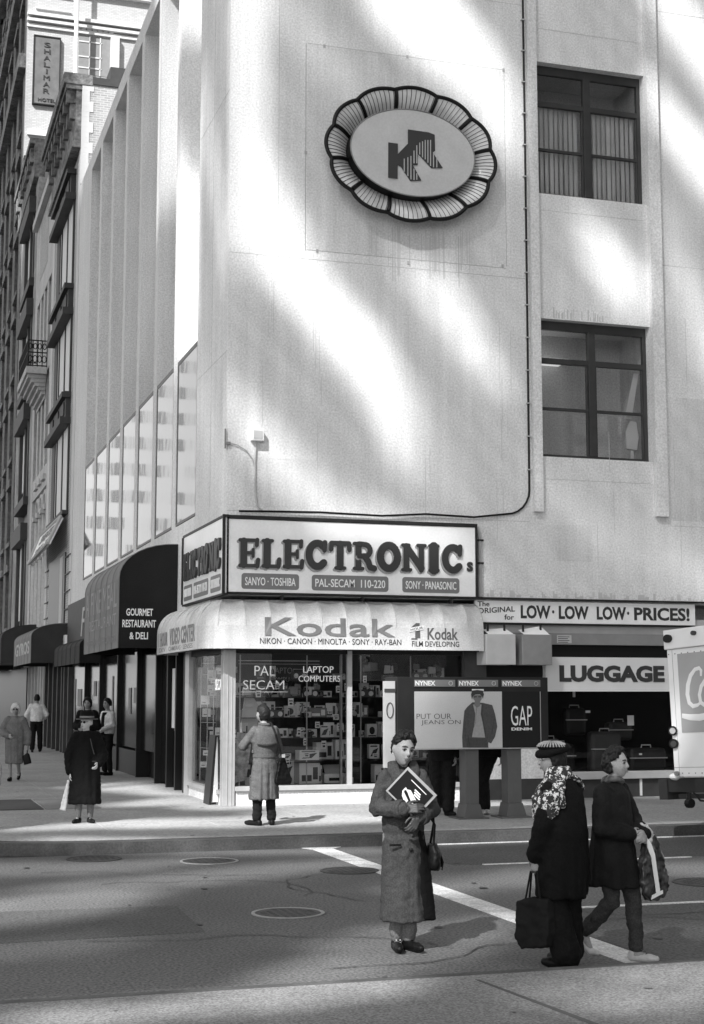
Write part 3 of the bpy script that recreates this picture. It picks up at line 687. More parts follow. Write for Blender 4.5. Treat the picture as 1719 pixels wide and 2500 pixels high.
# two people on the phones behind the bank
p11, J, hc, Rm = figure('person in black trousers standing behind the left pedestal of the phone bank', (8.02, 20.98, .15), R(150), 1.02,
   dict(aR=(.12, .02, .08), tR=(.15, .15, .04), aL=(-.08, .02, .08), tL=(-.16, .12, .04), eR=(.26, .05, 1.15), wR=(.15, .2, 1.35)), [(.80, .21, .17), (1.0, .22, .17), (1.3, .21, .14), (1.39, .15, .11), (1.46, .08, .08)], M['coatdark'], (.09, .08, .065), .016, 0, hair=M['hair'], haird=dict(line=.4, low=-.4, vol=.02), legm=M['trousers'], shoem=M['leather'], legw=(.125, .10, .09))
p12, J, hc, Rm = figure('person in black trousers and pale sneakers behind the phone bank between its pedestals', (8.78, 21.1, .15), R(168), 1.0,
   dict(aR=(.03, .02, .08), tR=(.02, .14, .04), aL=(.11, .06, .08), tL=(.09, .19, .04), kR=(.05, .02, .48), kL=(.07, .03, .48), eR=(.26, .05, 1.15), wR=(.15, .2, 1.35)), [(.86, .20, .16), (1.0, .21, .16), (1.3, .21, .14), (1.39, .15, .11), (1.46, .08, .08)], M['coatdark'], (.09, .08, .065), .016, 0, hair=M['hair'], haird=dict(line=.4, low=-.4, vol=.02), legm=M['trousers'], shoem=M['shoewhite'], legw=(.10, .085, .085))
# ================================================================= SETTING
FY = 23.8          # facade plane
LX = 5.29          # avenue-side facade plane
g = MB(); g.box(-220, -160, -1, 260, 420, -.02); struct('ground', g, M['asphalt2'])
g = MB(); g.box(-60, 9.28, -.015, 90, 18.50, 0); g.box(-19, 18.50, -.015, -1.2, 330, 0); g.box(-19, -90, -.015, -1.2, 9.28, 0); struct('road', g, M['asphalt'])
g = MB(); g.prism([(5.52, 9.3, 0), (40, 9.3, 0), (40, 12.58, 0), (5.52, 12.58, 0)], (0, 0, .004)); g.box(6.3, 16.16, 0, 40, 18.3, .004)
g.prism([(.4, 12.2, 0), (2.6, 12.3, 0), (2.65, 13.9, 0), (.5, 14.0, 0)], (0, 0, .003)); struct('road_patch', g, M['asphalt2'])
g = MB(); rr = random.Random(21)
def crack(x, y, a, n, st=.16, w=.008):
    P = [(x, y)]
    for i in range(n): a += rr.uniform(-.5, .5); x += math.cos(a)*st*rr.uniform(.5, 1.4); y += math.sin(a)*st*rr.uniform(.5, 1.4); P.append((x, y))
    for (x0, y0), (x1, y1) in zip(P, P[1:]):
        l = math.hypot(x1-x0, y1-y0) or 1; nx, ny = -(y1-y0)/l*w*rr.uniform(.5, 1.3), (x1-x0)/l*w*rr.uniform(.5, 1.3)
        g.add([(x0+nx, y0+ny, .0085), (x1+nx, y1+ny, .0085), (x1-nx, y1-ny, .0085), (x0-nx, y0-ny, .0085)], [(0, 1, 2, 3)])
for q in ((1.6, 12.1, .1, 22), (4.4, 13.6, 1.5, 26), (2.2, 15.6, .2, 20), (4.6, 17.0, .1, 14), (6.6, 14.0, .1, 24), (7.0, 10.6, 1.3, 18), (3.1, 10.4, .3, 16), (1.7, 16.8, -.2, 16), (5.9, 11.8, .0, 16)): crack(*q)
for i in range(26):     # oil spots and old gum
    x, y = rr.uniform(.5, 9), rr.uniform(9.6, 18.2); q = rr.uniform(.012, .05)
    g.add([(x+q*rr.uniform(.7, 1.2)*math.cos(k*.9), y+q*1.3*rr.uniform(.7, 1.2)*math.sin(k*.9), .0083+i*.00001) for k in range(7)], [tuple(range(7))])
struct('road_cracks', g, mat('tar', .03, .6))
g = MB()
for i in range(60):
    x, y = rr.uniform(.6, 9), rr.uniform(18.9, 30) if i < 45 else rr.uniform(7.5, 9.0); q = rr.uniform(.012, .032)
    if y > 23.6 and x > 5.2: continue
    g.add([(x+q*math.cos(k*.9), y+q*1.2*math.sin(k*.9), .1545+i*.00001) for k in range(7)], [tuple(range(7))])
struct('pavement_spots', g, mat('old_gum', .12, .8))
# pavement across the street with a rounded corner
def walk_outline(x0, y0, x1, y1, r, n=14):
    pts = [(x0, y1), (x0, y0+r)]
    for i in range(1, n): a = math.pi+math.pi/2*i/n; pts.append((x0+r+r*math.cos(a), y0+r+r*math.sin(a)))
    pts += [(x0+r, y0), (x1, y0), (x1, y1)]
    return pts
o1 = walk_outline(-1.2, 18.50, 90, 330, 4.2); o2 = walk_outline(-1.04, 18.78, 90, 330, 4.04)
g = MB(); g.prism([(x, y, -.015) for x, y in o1], (0, 0, .16)); struct('kerb', g, M['kerb'])
g = MB(); g.prism([(x, y, -.012) for x, y in o2], (0, 0, .162)); struct('pavement', g, M['walk'])
g = MB()
for X in (-.2, 1.35, 2.9, 4.45): g.box(X, 19.0, .1502, X+.018, 60, .153)
for i in range(24): g.box(-1, 23.78-.0+i*1.55, .1502, 5.2, 23.798+i*1.55, .153)
for i in range(14): g.box(5.95+i*1.6, 18.8, .1502, 5.968+i*1.6, 23.4, .153)
g.box(-1, 21.1, .1502, 30, 21.118, .1532)
struct('pavement_joints', g, M['joint'])
g = MB(); g.box(-60, -40, -.015, 90, 9.28, .14); struct('near_kerb', g, M['kerb'])
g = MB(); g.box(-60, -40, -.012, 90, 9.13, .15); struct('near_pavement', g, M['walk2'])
g = MB(); g.box(-60, 9.13, .1402, 90, 9.145, .1505)
g.prism([at(1160, 2392, Z=.1502), at(1170, 2392, Z=.1502), at(1462, 2500, Z=.1502), at(1440, 2500, Z=.1502)], (0, 0, .002))
struct('near_pavement_joints', g, mat('dark_joint', .07, .9))
g = MB(); g.box(5.23, 9.28, 0, 5.50, 18.3, .006)
g.prism([(5.23, 18.302, 0), (5.5, 18.302, 0), (5.75, 18.6, 0), (5.1, 18.6, 0)], (0, 0, .006))
for (x0, x1, y, w) in ((6.9, 40, 18.38, .07), (6.65, 9.35, 16.08, .06), (5.95, 40, 12.6, .075)): g.box(x0, y, 0, x1, y+w, .0075)
struct('road_markings', g, M['paint'])

# manholes
def manhole(x, y, r, label, rim=True):
    t = thing('manhole_cover', label, 'manhole', (x, y, 0), 'manhole covers in the road')
    b = MB().lathe((x, y, .001), [(r-.035, 0), (r-.035, .006), (.02, .008)], 36)
    for k in range(-3, 4):
        for j in range(-3, 4):
            if math.hypot(k, j) < 3.4: b.box(x+k*r*.22-.02, y+j*r*.22-.02, .004, x+k*r*.22+.02, y+j*r*.22+.02, .0105)
    b.build('cover', M['iron'], t)
    MB().lathe((x, y, .001), [(r, 0), (r, .0085), (r-.03, .0085), (r-.033, 0)], 40).build('rim', M['ironrim'] if rim else M['darkgrey'], t)
manhole(3.52, 13.11, .33, 'largest round manhole cover with a bright worn rim left of the woman holding the magazine')
manhole(3.71, 17.4, .345, 'round manhole cover with bright rim just in front of the kerb corner')
manhole(2.45, 18.05, .33, 'dull manhole cover close to the kerb at the left', False)
manhole(5.0, 16.0, .33, 'dark manhole cover partly behind the woman holding the magazine, beside the white line', False)
manhole(8.25, 13.9, .36, 'dark manhole cover at the right edge of the road by the walking woman', False)
t = thing('cellar_hatch', 'flat steel cellar hatch set into the pavement left of the old woman in the hat', 'hatch', (2.4, 24.5, .15))
MB().box(1.2, 23.95, .151, 2.45, 26.2, .162).build('door_leaf', M['darkgrey'], t)
MB().box(2.49, 23.95, .151, 3.35, 26.2, .162).build('door_leaf', M['grey'], t)

# ================================================================= CORNER BUILDING
cb = thing('corner_building', 'white stone corner building with narrow fins and a blank wall over the shops', 'building', (LX, FY, .15))
w = MB().use(M['stone'])
W1 = (11.0, 13.27, 11.04, 13.56); W2 = (11.02, 13.25, 6.17, 8.70)
XE = 34.
D = 1.2
def wallx(x0, x1, z0, z1, y=FY): w.box(x0, y, z0, x1, y+D, z1)
wallx(LX, 11.01, 3.58, 20); wallx(13.26, XE, 3.58, 20)
wallx(11.01, 13.26, 13.56, 20); wallx(11.01, 13.26, 8.70, 11.04); wallx(11.01, 13.26, 3.58, 6.17)
for x0, x1 in ((10.84, 11.008), (13.262, 13.5)): w.box(x0, FY-.11, 5.16, x1, FY-.002, 20)      # raised strips either side
w.box(LX, FY+D, 3.3, LX+.9, 26.38, 20)               # corner pier on the avenue
BP = 2.37; BY0 = 26.38; BL = 1.98
ENDY = 45.3
w.box(LX, BY0+7*BP-.39, 3.3, LX+.9, ENDY, 17.85)
w.box(LX, BY0, 17.4, LX+.9, BY0+7*BP-.39, 17.85)     # parapet band
w.box(LX, FY+D, 20-.002, LX+.9, BY0-.002, 20.3)
w.box(LX, BY0, 3.3, LX+.9, BY0+7*BP-.39, 5.18)       # base band
for k in range(6): w.box(LX, BY0+k*BP+BL, 5.18, LX+.7, BY0+(k+1)*BP, 17.4)
w.box(LX+.9, FY+D, 3.3, XE, ENDY, 17.6)
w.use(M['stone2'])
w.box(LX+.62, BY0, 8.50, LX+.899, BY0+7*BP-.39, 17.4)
w.use(M['joint'])
J = .006
for z in (9.4, 14.6, 4.98): w.box(LX+.01, FY-.0025, z, 10.77, FY, z+J)
w.box(6.15, FY-.0025, 9.4, 6.15+J, FY, 20); 
for z in (10.72, 5.76, 14.2): w.box(11.1, FY-.0025, z, 13.2, FY, z+J)
for z in (5.0, 9.9, 14.9): w.box(13.52, FY-.0025, z, 20, FY, z+J)
w.box(12.1, FY-.0025, 4.2, 12.1+J, FY, 5.0)
for z in (7.7, 12.3, 16.4):
    w.box(LX-.0025, FY+.02, z, LX, BY0-.05, z+J)
w.box(LX-.0025, 25.1, 5.2, LX, 25.1+.012, 19)
# patched square round the oval sign
for a in ((6.63, 6.65, 9.55, 13.3), (10.395, 10.41, 9.6, 13.33)): w.box(a[0], FY-.003, a[2], a[1]-.006, FY, a[3])
for z0, z1, in ((9.56, 13.3),):
    for z in (z0, z1): w.box(6.66, FY-.003, z, 10.38, FY, z+.009)
for x, z in ((6.62, 11.3), (6.95, 13.29), (8.5, 13.3), (10.37, 13.3), (6.83, 9.56), (8.5, 9.5), (10.3, 9.6)): w.box(x, FY-.01, z-.03, x+.04, FY-.004, z+.03)
w.build('wall', None, cb)
# grime streaks under oval sign, above window: many fine vertical smears
st = MB(); r_ = random.Random(3)
for i in range(34):
    x = 7.75+r_.random()*2.0; z1 = 10.1-r_.random()*.15+abs(x-8.7)*.15; l = .25+r_.random()*.75
    st.box(x, FY-.0022-i*2e-5, z1-l, x+.006+r_.random()*.014, FY-.0005, z1)
for i in range(26):
    x = 11.3+r_.random()*1.0; l = .05+r_.random()*.16; st.box(x, FY-.0022-i*2e-5, 8.72, x+.008+r_.random()*.02, FY-.0005, 8.72+l)
st.build('grime_streaks', mat('streak_grime', .47, .9), cb)

LAMP = bpy.data.materials.new('lit_ceiling_panel'); LAMP.use_nodes = True
LAMP.node_tree.nodes['Principled BSDF'].inputs['Emission Color'].default_value = (1, 1, 1, 1); LAMP.node_tree.nodes['Principled BSDF'].inputs['Emission Strength'].default_value = .35
PM = mat('patched_render', .585, .85, .07, 1.3, .15, 30., streak=.10)
MB().box(6.665, FY-.0012, 9.57, 10.38, FY-.0002, 13.3).build('repair_patch', PM, cb)
MB().box(5.6, FY-.0012, 5.05, 6.9, FY-.0002, 5.9).build('repair_patch', PM, cb)
MB().box(13.6, FY-.0012, 5.1, 14.6, FY-.0002, 7.4).build('repair_patch', PM, cb)
MB().box(11.1, FY-.0012, 4.3, 12.0, FY-.0002, 4.95).build('repair_patch', PM, cb)
dr = MB(); r2 = random.Random(8)
for i in range(60):      # dirt runs below ledges and along the lower edge of the wall
    x = r2.uniform(9.8, 16); z = 3.64; l = r2.uniform(.02, .12); dr.box(x, FY-.0024-i*2e-5, z, x+r2.uniform(.02, .09), FY-.0013, z+l)
for i in range(26):
    x = r2.choice([5.95, 6.9, 8.7, 10.2, 12.4, 13.9])+r2.gauss(0, .14); z1 = r2.uniform(5.2, 9.3); dr.box(x, FY-.004-i*2e-5, z1-r2.uniform(.3, 1.3), x+.008, FY-.0013, z1)
dr.build('dirt_runs', mat('faint_dirt', .50, .9), cb)
# two office windows
def office_window(x0, x1, z0, z1, blinds, label):
    yf = FY+.16
    f = MB()
    f.box(x0, yf, z0, x0+.07, yf+.08, z1); f.box(x1-.07, yf, z0, x1, yf+.08, z1)
    f.box(x0+.07, yf, z0, x1-.07, yf+.08, z0+.07); f.box(x0+.07, yf, z1-.16, x1-.07, yf+.08, z1)
    xm = (x0+x1)/2
    f.box(xm-.07, yf-.02, z0+.07, xm+.07, yf+.08, z1-.16)
    H = z1-z0
    for a, b in ((x0+.07, xm-.07), (xm+.07, x1-.07)):
        f.box(a, yf, z0+H*.69, b, yf+.08, z0+H*.69+.10)
        f.box(a, yf+.01, z0+H*.35, b, yf+.07, z0+H*.35+.05)
        f.box(a, yf+.02, z0+.07, a+.035, yf+.07, z0+H*.69); f.box(b-.035, yf+.02, z0+.07, b, yf+.07, z0+H*.69)
    fr = f.build('window', M['bronze'], cb, bevel=.004); fr['label'] = label
    MB().box(x0+.07, yf+.05, z0+.07, x1-.07, yf+.056, z1-.16).build('pane', M['glassup'], fr)
    rm = MB()   # dark room behind
    rm.box(x0-.3, yf+3.0, z0-.3, x1+.3, yf+3.1, z1+.2); rm.box(x0-.4, yf+1.1, z0-.3, x0-.3, yf+3.1, z1+.2); rm.box(x1+.3, yf+1.1, z0-.3, x1+.4, yf+3.1, z1+.2)
    rm.build('room_wall', M['darkgrey'], fr)
    if blinds:
        b = MB(); r = random.Random(5); x = x0+.12
        while x < x1-.16:
            if abs(x+.05-xm) > .12: 
                a = .035+r.random()*.02
                b.prism([(x, yf+.10+r.random()*.02, z0+.1), (x+.08, yf+.10+a, z0+.1), (x+.08, yf+.105+a, z0+.1), (x, yf+.125, z0+.1)], (0, 0, H-.85))
            x += .098
        b.build('vertical_blind', mat('blind_grey', .8, .8, .2, 1.5), fr)
    else:
        b = MB()
        b.box(x0+.0, yf+.6, z1-.58, x0+.95, yf+1.6, z1-.53); b.build('ceiling_light', LAMP, fr)
        c = MB(); c.prism([(x1-.40, yf+.12, z0+.83), (x1-.27, yf+.12, z0+.83), (x1-.10, yf+.12, z0+1.7), (x1-.20, yf+.12, z0+1.7)], (0, .03, 0))
        c.prism([(x1-.38, yf+.12, z0+.28), (x1-.17, yf+.12, z0+.26), (x1-.13, yf+.12, z0+.5), (x1-.17, yf+.12, z0+.78), (x1-.30, yf+.12, z0+.80), (x1-.39, yf+.12, z0+.58)], (0, .03, 0))
        c.box(x1-.30, yf+.12, z0+.08, x1-.24, yf+.15, z0+.24); c.build('curtain', M['white'], fr)
office_window(11.01, 13.26, 11.04, 13.56, True, 'upper dark metal window with vertical blinds')
office_window(11.01, 13.26, 6.17, 8.70, False, 'lower dark metal window with no blinds')
# avenue windows
for k in range(7):
    y0 = BY0+k*BP; y1 = y0+BL
    f = MB(); z0, z1 = 5.2, 8.47
    f.box(LX+.005, y0+.002, z1-.08, LX+.10, y1-.002, z1); f.box(LX+.005, y0+.002, z0, LX+.10, y1-.002, z0+.05)
    f.box(LX+.005, y0+.002, z0+.05, LX+.10, y0+.05, z1-.08); f.box(LX+.005, y1-.09, z0+.05, LX+.10, y1-.002, z1-.08)
    fr = f.build('window_frame', M['bronze'], cb)
    MB().box(LX+.012, y0+.05, z0+.05, LX+.03, y1-.09, z1-.08).build('pane', M['mirror'], fr)

# ---------------------------------------------------------------- shop front (parts of the building)
YG = FY+.10
s_ = MB().use(M['white'])
s_.box(5.62, FY-.02, .15, 9.85, FY+.25, .375); s_.build('plinth', M['stone'], cb) if False else None
b = MB(); b.box(5.5, FY-.01, .15, 9.9, FY+.3, .36); b.build('plinth', M['stone'], cb)
b = MB(); b.box(5.48, FY-.06, .385, 9.9, FY+.12, .46); b.box(5.5, FY-.02, .362, 9.9, FY+.1, .383); b.build('window_sill', M['alu'], cb, bevel=.006)
b = MB(); b.box(5.27, FY-.03, .15, 5.475, FY+.16, 3.3)
for x in (5.335, 5.405): b.box(x, FY-.042, .15, x+.018, FY-.031, 2.7)
for y in (.04, .1): b.box(5.258, FY+y, .15, 5.269, FY+y+.016, 2.7)
b.build('corner_post', M['alu'], cb, bevel=.004)
b = MB(); b.box(7.42, YG-.05, .46, 7.50, YG+.04, 2.75); b.box(7.33, YG+.06, .46, 7.36, YG+.09, 2.75); b.build('mullion', M['alu'], cb)
b = MB(); b.box(9.50, FY-.05, .46, 9.9, FY+.3, 3.3); b.build('end_pier', M['darkgrey'], cb)
b = MB(); b.box(5.45, YG-.03, 2.62, 9.55, YG+.1, 3.3); b.box(5.3, YG, 2.62, 5.5, 26.9, 3.3); b.build('lintel', M['dark'], cb)
MB().box(5.475, YG, .46, 9.5, YG+.012, 2.63).build('shop_pane', M['glass'], cb)
MB().box(LX+.04, FY+.165, .40, LX+.052, 26.6, 2.63).build('side_pane', M['glass2'], cb)
b = MB(); b.box(LX-.01, FY+.17, .15, LX+.12, 26.6, .33); b.build('side_plinth', M['stone'], cb)
b = MB(); b.box(LX-.06, FY+.17, .332, LX+.12, 26.62, .40); b.build('side_sill', M['alu'], cb)
b = MB(); b.box(LX-.03, 26.62, .15, LX+.10, 26.98, 3.3); b.build('side_post', M['alu'], cb)
b = MB(); b.box(5.3, 26.985, .15, 5.36, 27.35, 3.3); b.box(5.5, 27.0, .15, 9.8, 27.2, 3.5); b.build('door_jamb', M['black'], cb)
# interior of display
b = MB(); b.box(5.47, FY+.25, .3, 9.6, 25.3, .45); b.box(5.36, FY+.3, .3, 5.5, 26.6, .42); b.box(5.5, 25.3, .3, 9.6, 25.4, 2.7); b.box(9.5, 23.95, .3, 9.6, 25.4, 2.7); b.box(5.4, 23.95, 2.66, 9.6, 27, 2.7)
b.build('display_floor', M['darkgrey'], cb)
# neon style window writing
b = MB()
NEON = bpy.data.materials.new('lit_neon'); NEON.use_nodes = True; NEON.node_tree.nodes['Principled BSDF'].inputs['Emission Color'].default_value = (1, 1, 1, 1); NEON.node_tree.nodes['Principled BSDF'].inputs['Emission Strength'].default_value = .26
def neon(mb, txt, x0, z0, x1, z1, y, bold=-.012): put_text(mb, txt, (x0, z0), (x1, z1), 'front', y, bold, .012)
neon(b, 'PAL', 5.85, 2.26, 6.2, 2.42, YG+.12); neon(b, 'SECAM', 5.66, 2.03, 6.36, 2.18, YG+.12); b.box(5.62, YG+.11, 1.985, 6.42, YG+.118, 1.993)
neon(b, 'LAPTOP', 6.69, 2.31, 7.22, 2.42, YG+.12, -.005); neon(b, 'COMPUTERS', 6.61, 2.16, 7.34, 2.26, YG+.12, -.005)
b.build('window_lettering', NEON, cb)
b = MB(); neon(b, 'LAPTO', 6.25, 2.30, 6.6, 2.40, YG+.5, -.01); neon(b, 'COMPU', 6.2, 2.16, 6.55, 2.24, YG+.5, -.01); 
b.build('window_lettering', mat('window_writing_dim', .3, .5), cb)
b = MB(); put_text(b, 'SECAM', (24.6, 2.02), (23.99, 2.2), 'left', LX+.03, -.012, .01)
b.build('window_lettering', NEON, cb)
# doorway next to the shop, dark fronts below the avenue windows
b = MB(); b.box(LX+.30, 27.2, .15, LX+.4, ENDY, 3.3); b.box(LX+.0, 27.36, 2.95, LX+.3, ENDY, 3.3)
for y in (28.0, 28.9, 30.2, 32.6, 35.5, 38.6, 41.6): b.box(LX+.0, y, .15, LX+.30, y+.10, 2.95)
b.box(LX+.05, 32.7, .15, LX+.3, 35.5, .7); b.box(LX+.05, 35.6, .15, LX+.3, 38.6, .7)
b.build('dark_shopfront', M['black'], cb)
b = MB(); b.box(LX+.12, 28.1, .2, LX+.14, 28.9, 2.9); b.box(LX+.12, 29.0, .2, LX+.14, 30.2, 2.9)
for y0, y1 in ((30.3, 32.6), (32.7, 35.5), (35.6, 38.6), (38.7, 41.6), (41.7, 45.2)): b.box(LX+.1, y0, .75, LX+.12, y1, 2.9)
b.build('shop_window', M['glassdark'], cb)
for (y, z, dy, dz) in ((28.25, 1.25, .35, 1.15), (28.3, .9, .05, .45), (33.1, 1.75, .5, .35), (34.0, 1.5, .35, .6), (35.9, 1.2, .3, 1.0), (36.8, .8, .2, 1.6), (38.9, 1.5, .6, .8), (39.9, 1.9, .5, .4), (42.0, 1.0, .4, 1.3), (43.0, 1.6, .9, .5), (44.4, .9, .3, 1.5)):
    MB().box(LX+.085, y, z, LX+.095, y+dy, z+dz).build('window_notice', M['grey'], cb)
b = MB(); b.box(LX+.075, 28.55, 1.3, LX+.084, 28.82, 2.45); b.build('window_notice', M['white'], cb)

# ---------------------------------------------------------------- luggage shop (right)
b = MB(); b.box(9.9, FY+.05, 3.02, 20, FY+.3, 3.3); b.build('canopy_band', M['lgrey'], cb)
b = MB(); b.box(9.9, FY-.02, 2.82, 20, FY+.25, 3.02); b.build('shutter_housing', M['grey'], cb)
b = MB(); b.box(9.9, FY+.12, 2.58, 20, FY+.3, 2.82); b.box(9.9, FY+.1, 2.03, 11.02, FY+.3, 2.58); b.box(10.98, FY+.02, .55, 11.08, FY+.3, 2.03); b.box(13.9, FY+.02, .2, 14.0, FY+.3, 2.0)
b.box(9.9, FY+.1, .2, 10.98, FY+.3, 2.03) if False else None
b.box(9.9, FY+3, .2, 20, FY+3.2, 3.2); b.box(9.9, FY+.3, 2.5, 20, FY+3, 2.6)
b.build('shop_interior', M['black'], cb)
MB().box(11.08, FY+.1, .60, 20, FY+.112, 2.03).build('shop_pane', M['glass2'], cb)
b = MB(); b.box(11.0, FY-.08, .47, 20, FY+.14, .60); b.build('window_sill', M['lgrey'], cb, bevel=.01)
b = MB(); b.box(11.0, FY+.0, .15, 20, FY+.14, .468); b.box(9.9, FY, .15, 11.0, FY+.2, .5); b.build('plinth', M['darkgrey'], cb)
b = MB(); b.box(12.83, FY-.02, .17, 12.87, FY-.001, .46); b.build('pipe_stub', M['white'], cb)
b = MB(); b.box(9.9, FY-.01, .5, 10.97, FY+.1, 1.9); b.build('white_panel', M['stone'], cb)

# suitcases inside
def suitcase(x, y, z, w_, d, h, label, m_, k=0):
    t = thing('suitcase', label, 'suitcase', (x, y, z), 'luggage in the dark shop window')
    MB().box(x-w_/2, y-d/2, z, x+w_/2, y+d/2, z+h).build('shell', m_, t, bevel=.07)
    MB().tube([(x-.1, y-d/2+.1, z+h-.01), (x-.09, y-d/2+.1, z+h+.05), (x+.09, y-d/2+.1, z+h+.05), (x+.1, y-d/2+.1, z+h-.01)], .012, 6).build('handle', M['lgrey'], t)
    MB().box(x-w_/2-.004, y-d/2-.006, z+h*.55, x+w_/2+.004, y-d/2+.02, z+h*.55+.02).build('trim', M['alu'], t)
suitcase(12.5, 24.5, .56, .62, .25, .72, 'tall dark suitcase with a metal trim line, above the walking woman', M['darkgrey'])
suitcase(13.3, 24.45, .56, .75, .3, .42, 'wide low patterned suitcase at the bottom right of the luggage window', M['dark'])
suitcase(11.35, 24.4, .56, .4, .25, .6, 'grey upright case at the far left of the luggage window', M['grey'])
suitcase(13.0, 24.9, 1.1, .5, .25, .34, 'dark case on the raised shelf behind the walking woman', M['darkgrey'])
suitcase(12.1, 24.9, 1.2, .42, .25, .5, 'dark upright case on the raised shelf in the middle of the luggage window', M['dark'])
suitcase(11.7, 24.7, .56, .55, .25, .5, 'small dark suitcase at the left of the luggage window', M['dark'])
b = MB(); b.box(10.9, FY+.3, .5, 20, FY+2, .56); b.build('display_floor', M['dark'], cb)
for x, z, dx, dz, lb in ((12.83, 1.39, .13, .18, 'white price tag hanging alone in the dark luggage window'), (12.0, 1.62, .09, .04, 'tiny bright tag in the middle of the luggage window'), (13.05, .86, .06, .03, 'tiny tag low on the right of the luggage window'), (11.75, 1.9, .05, .12, 'thin white tag near the top left of the luggage window')):
    tag(MB().box(x, FY+.4, z, x+dx, FY+.404, z+dz).build('price_tag', M['white']), lb, 'price tag', 'price tags in the luggage window')

# ================================================================= SIGNS
def rrect(x0, z0, x1, z1, r, Y, n=5):
    pts = []
    for cx, cz, a0 in ((x1-r, z1-r, 0), (x0+r, z1-r, 90), (x0+r, z0+r, 180), (x1-r, z0+r, 270)):
        for i in range(n+1): a = R(a0+90*i/n); pts.append((cx+r*math.cos(a), Y, cz+r*math.sin(a)))
    return pts
# fat serif letters drawn from strokes (unit box 0..1 wide, 0..1 high)
def arc(cx, cy, rx, ry, a0, a1, n=12): return [(cx+rx*math.cos(R(a0+(a1-a0)*i/n)), cy+ry*math.sin(R(a0+(a1-a0)*i/n))) for i in range(n+1)]
T_, t_ = .122, .062
GLY = {
 'E': [([(.27, .1), (.27, .9)], T_), ([(.1, .93), (.85, .93)], t_), ([(.1, .07), (.88, .07)], t_), ([(.3, .5), (.68, .5)], t_), ([(.86, .95), (.84, .76)], .07), ([(.68, .62), (.68, .38)], .055), ([(.87, .05), (.9, .27)], .075)],
 'L': [([(.3, .1), (.3, .9)], T_+.01), ([(.1, .93), (.55, .93)], t_), ([(.1, .07), (.86, .07)], t_), ([(.86, .06), (.9, .3)], .08)],
 'C': [(arc(.52, .5, .36, .40, 42, 318, 18), .13), ([(.84, .93), (.82, .66)], .085)],
 'T': [([(.5, .1), (.5, .9)], T_), ([(.1, .92), (.9, .92)], .085), ([(.1, .92), (.08, .7)], .08), ([(.9, .92), (.92, .7)], .08), ([(.3, .07), (.7, .07)], t_)],
 'R': [([(.27, .1), (.27, .9)], T_-.01), ([(.1, .93), (.5, .93)], t_), ([(.1, .07), (.45, .07)], t_), ([(.3, .92), (.55, .9)]+arc(.55, .7, .2, .2, 80, -80, 8)+[(.3, .5)], .095), ([(.5, .5), (.68, .3), (.74, .12), (.92, .08)], .11)],
 'O': [(arc(.5, .5, .36, .40, 0, 360, 24), .14)],
 'N': [([(.2, .1), (.2, .9)], .11), ([(.8, .08), (.8, .9)], .10), ([(.2, .88), (.8, .14)], .125), ([(.05, .93), (.3, .93)], t_), ([(.66, .93), (.95, .93)], t_), ([(.05, .07), (.36, .07)], t_)],
 'I': [([(.5, .1), (.5, .9)], T_+.06), ([(.2, .93), (.8, .93)], t_), ([(.2, .07), (.8, .07)], t_)],
}
def fat_text(mb, txt, widths, u0, z0, u1, z1, place, thick=.03):
    tot = sum(widths); u = u0; hgt = z1-z0; d = 0
    for ch, wd in zip(txt, widths):
        cw = (u1-u0)*wd/tot; k = 0
        for path, th in GLY[ch]:
            hw = hgt*th*.95
            P = [(u+cw*(.02+.96*p[0]), z0+hgt*p[1]) for p in path]
            for i in range(len(P)-1):
                (ax, az), (bx, bz) = P[i], P[i+1]; dx, dz = bx-ax, bz-az; l = math.hypot(dx, dz) or 1
                nx, nz = -dz/l*hw, dx/l*hw
                q = [(ax+nx, az+nz), (bx+nx, bz+nz), (bx-nx, bz-nz), (ax-nx, az-nz)]
                mb.prism([place(x, z, thick+.0006*k) for x, z in q], Vector(place(0, 0, 0))-Vector(place(0, 0, thick+.0006*k))); k += 1
            for (x, z) in P:
                c = [(x+hw*math.cos(math.pi*j/5), z+hw*math.sin(math.pi*j/5)) for j in range(10)]
                mb.prism([place(a, b_, thick+.0006*k) for a, b_ in c], Vector(place(0, 0, 0))-Vector(place(0, 0, thick+.0006*k))); k += 1
        u += cw
YS = 23.62
es = thing('shop_sign', 'long white framed sign with fat dark lettering ELECTRONIC above the cream awning', 'sign', (7.5, YS, 3.6))
b = MB(); b.box(5.30, YS, 3.62, 9.66, YS+.17, 4.82); b.build('panel', M['signwhite'], es)
b = MB(); b.box(5.27, YS-.02, 4.83, 9.70, YS+.17, 4.885); b.box(5.27, YS-.02, 3.585, 9.70, YS+.17, 3.615); b.box(5.265, YS-.02, 3.585, 5.295, YS+.17, 4.885); b.box(9.665, YS-.02, 3.618, 9.70, YS+.17, 4.828); b.build('frame', M['dark'], es)
b = MB(); WD = [.95, .85, .95, 1, .95, 1.05, 1.05, 1.12, .62, 1.0]
fat_text(b, 'ELECTRONIC', WD, 5.44, 4.02, 9.44, 4.51, lambda x, z, d: (x, YS-.004-d, z), .02); b.build('lettering', M['letterdark'], es); word(es, 's', (9.50, 4.05), (9.61, 4.22), 'front', YS-.002, .03, .02, M['letterdark'])
b = MB(); fat_text(b, 'ELECTRONIC', WD, 5.415, 3.99, 9.42, 4.485, lambda x, z, d: (x, YS-.002-d, z), .004); b.build('letter_shadow', mat('letter_shadow_grey', .30, .6), es)
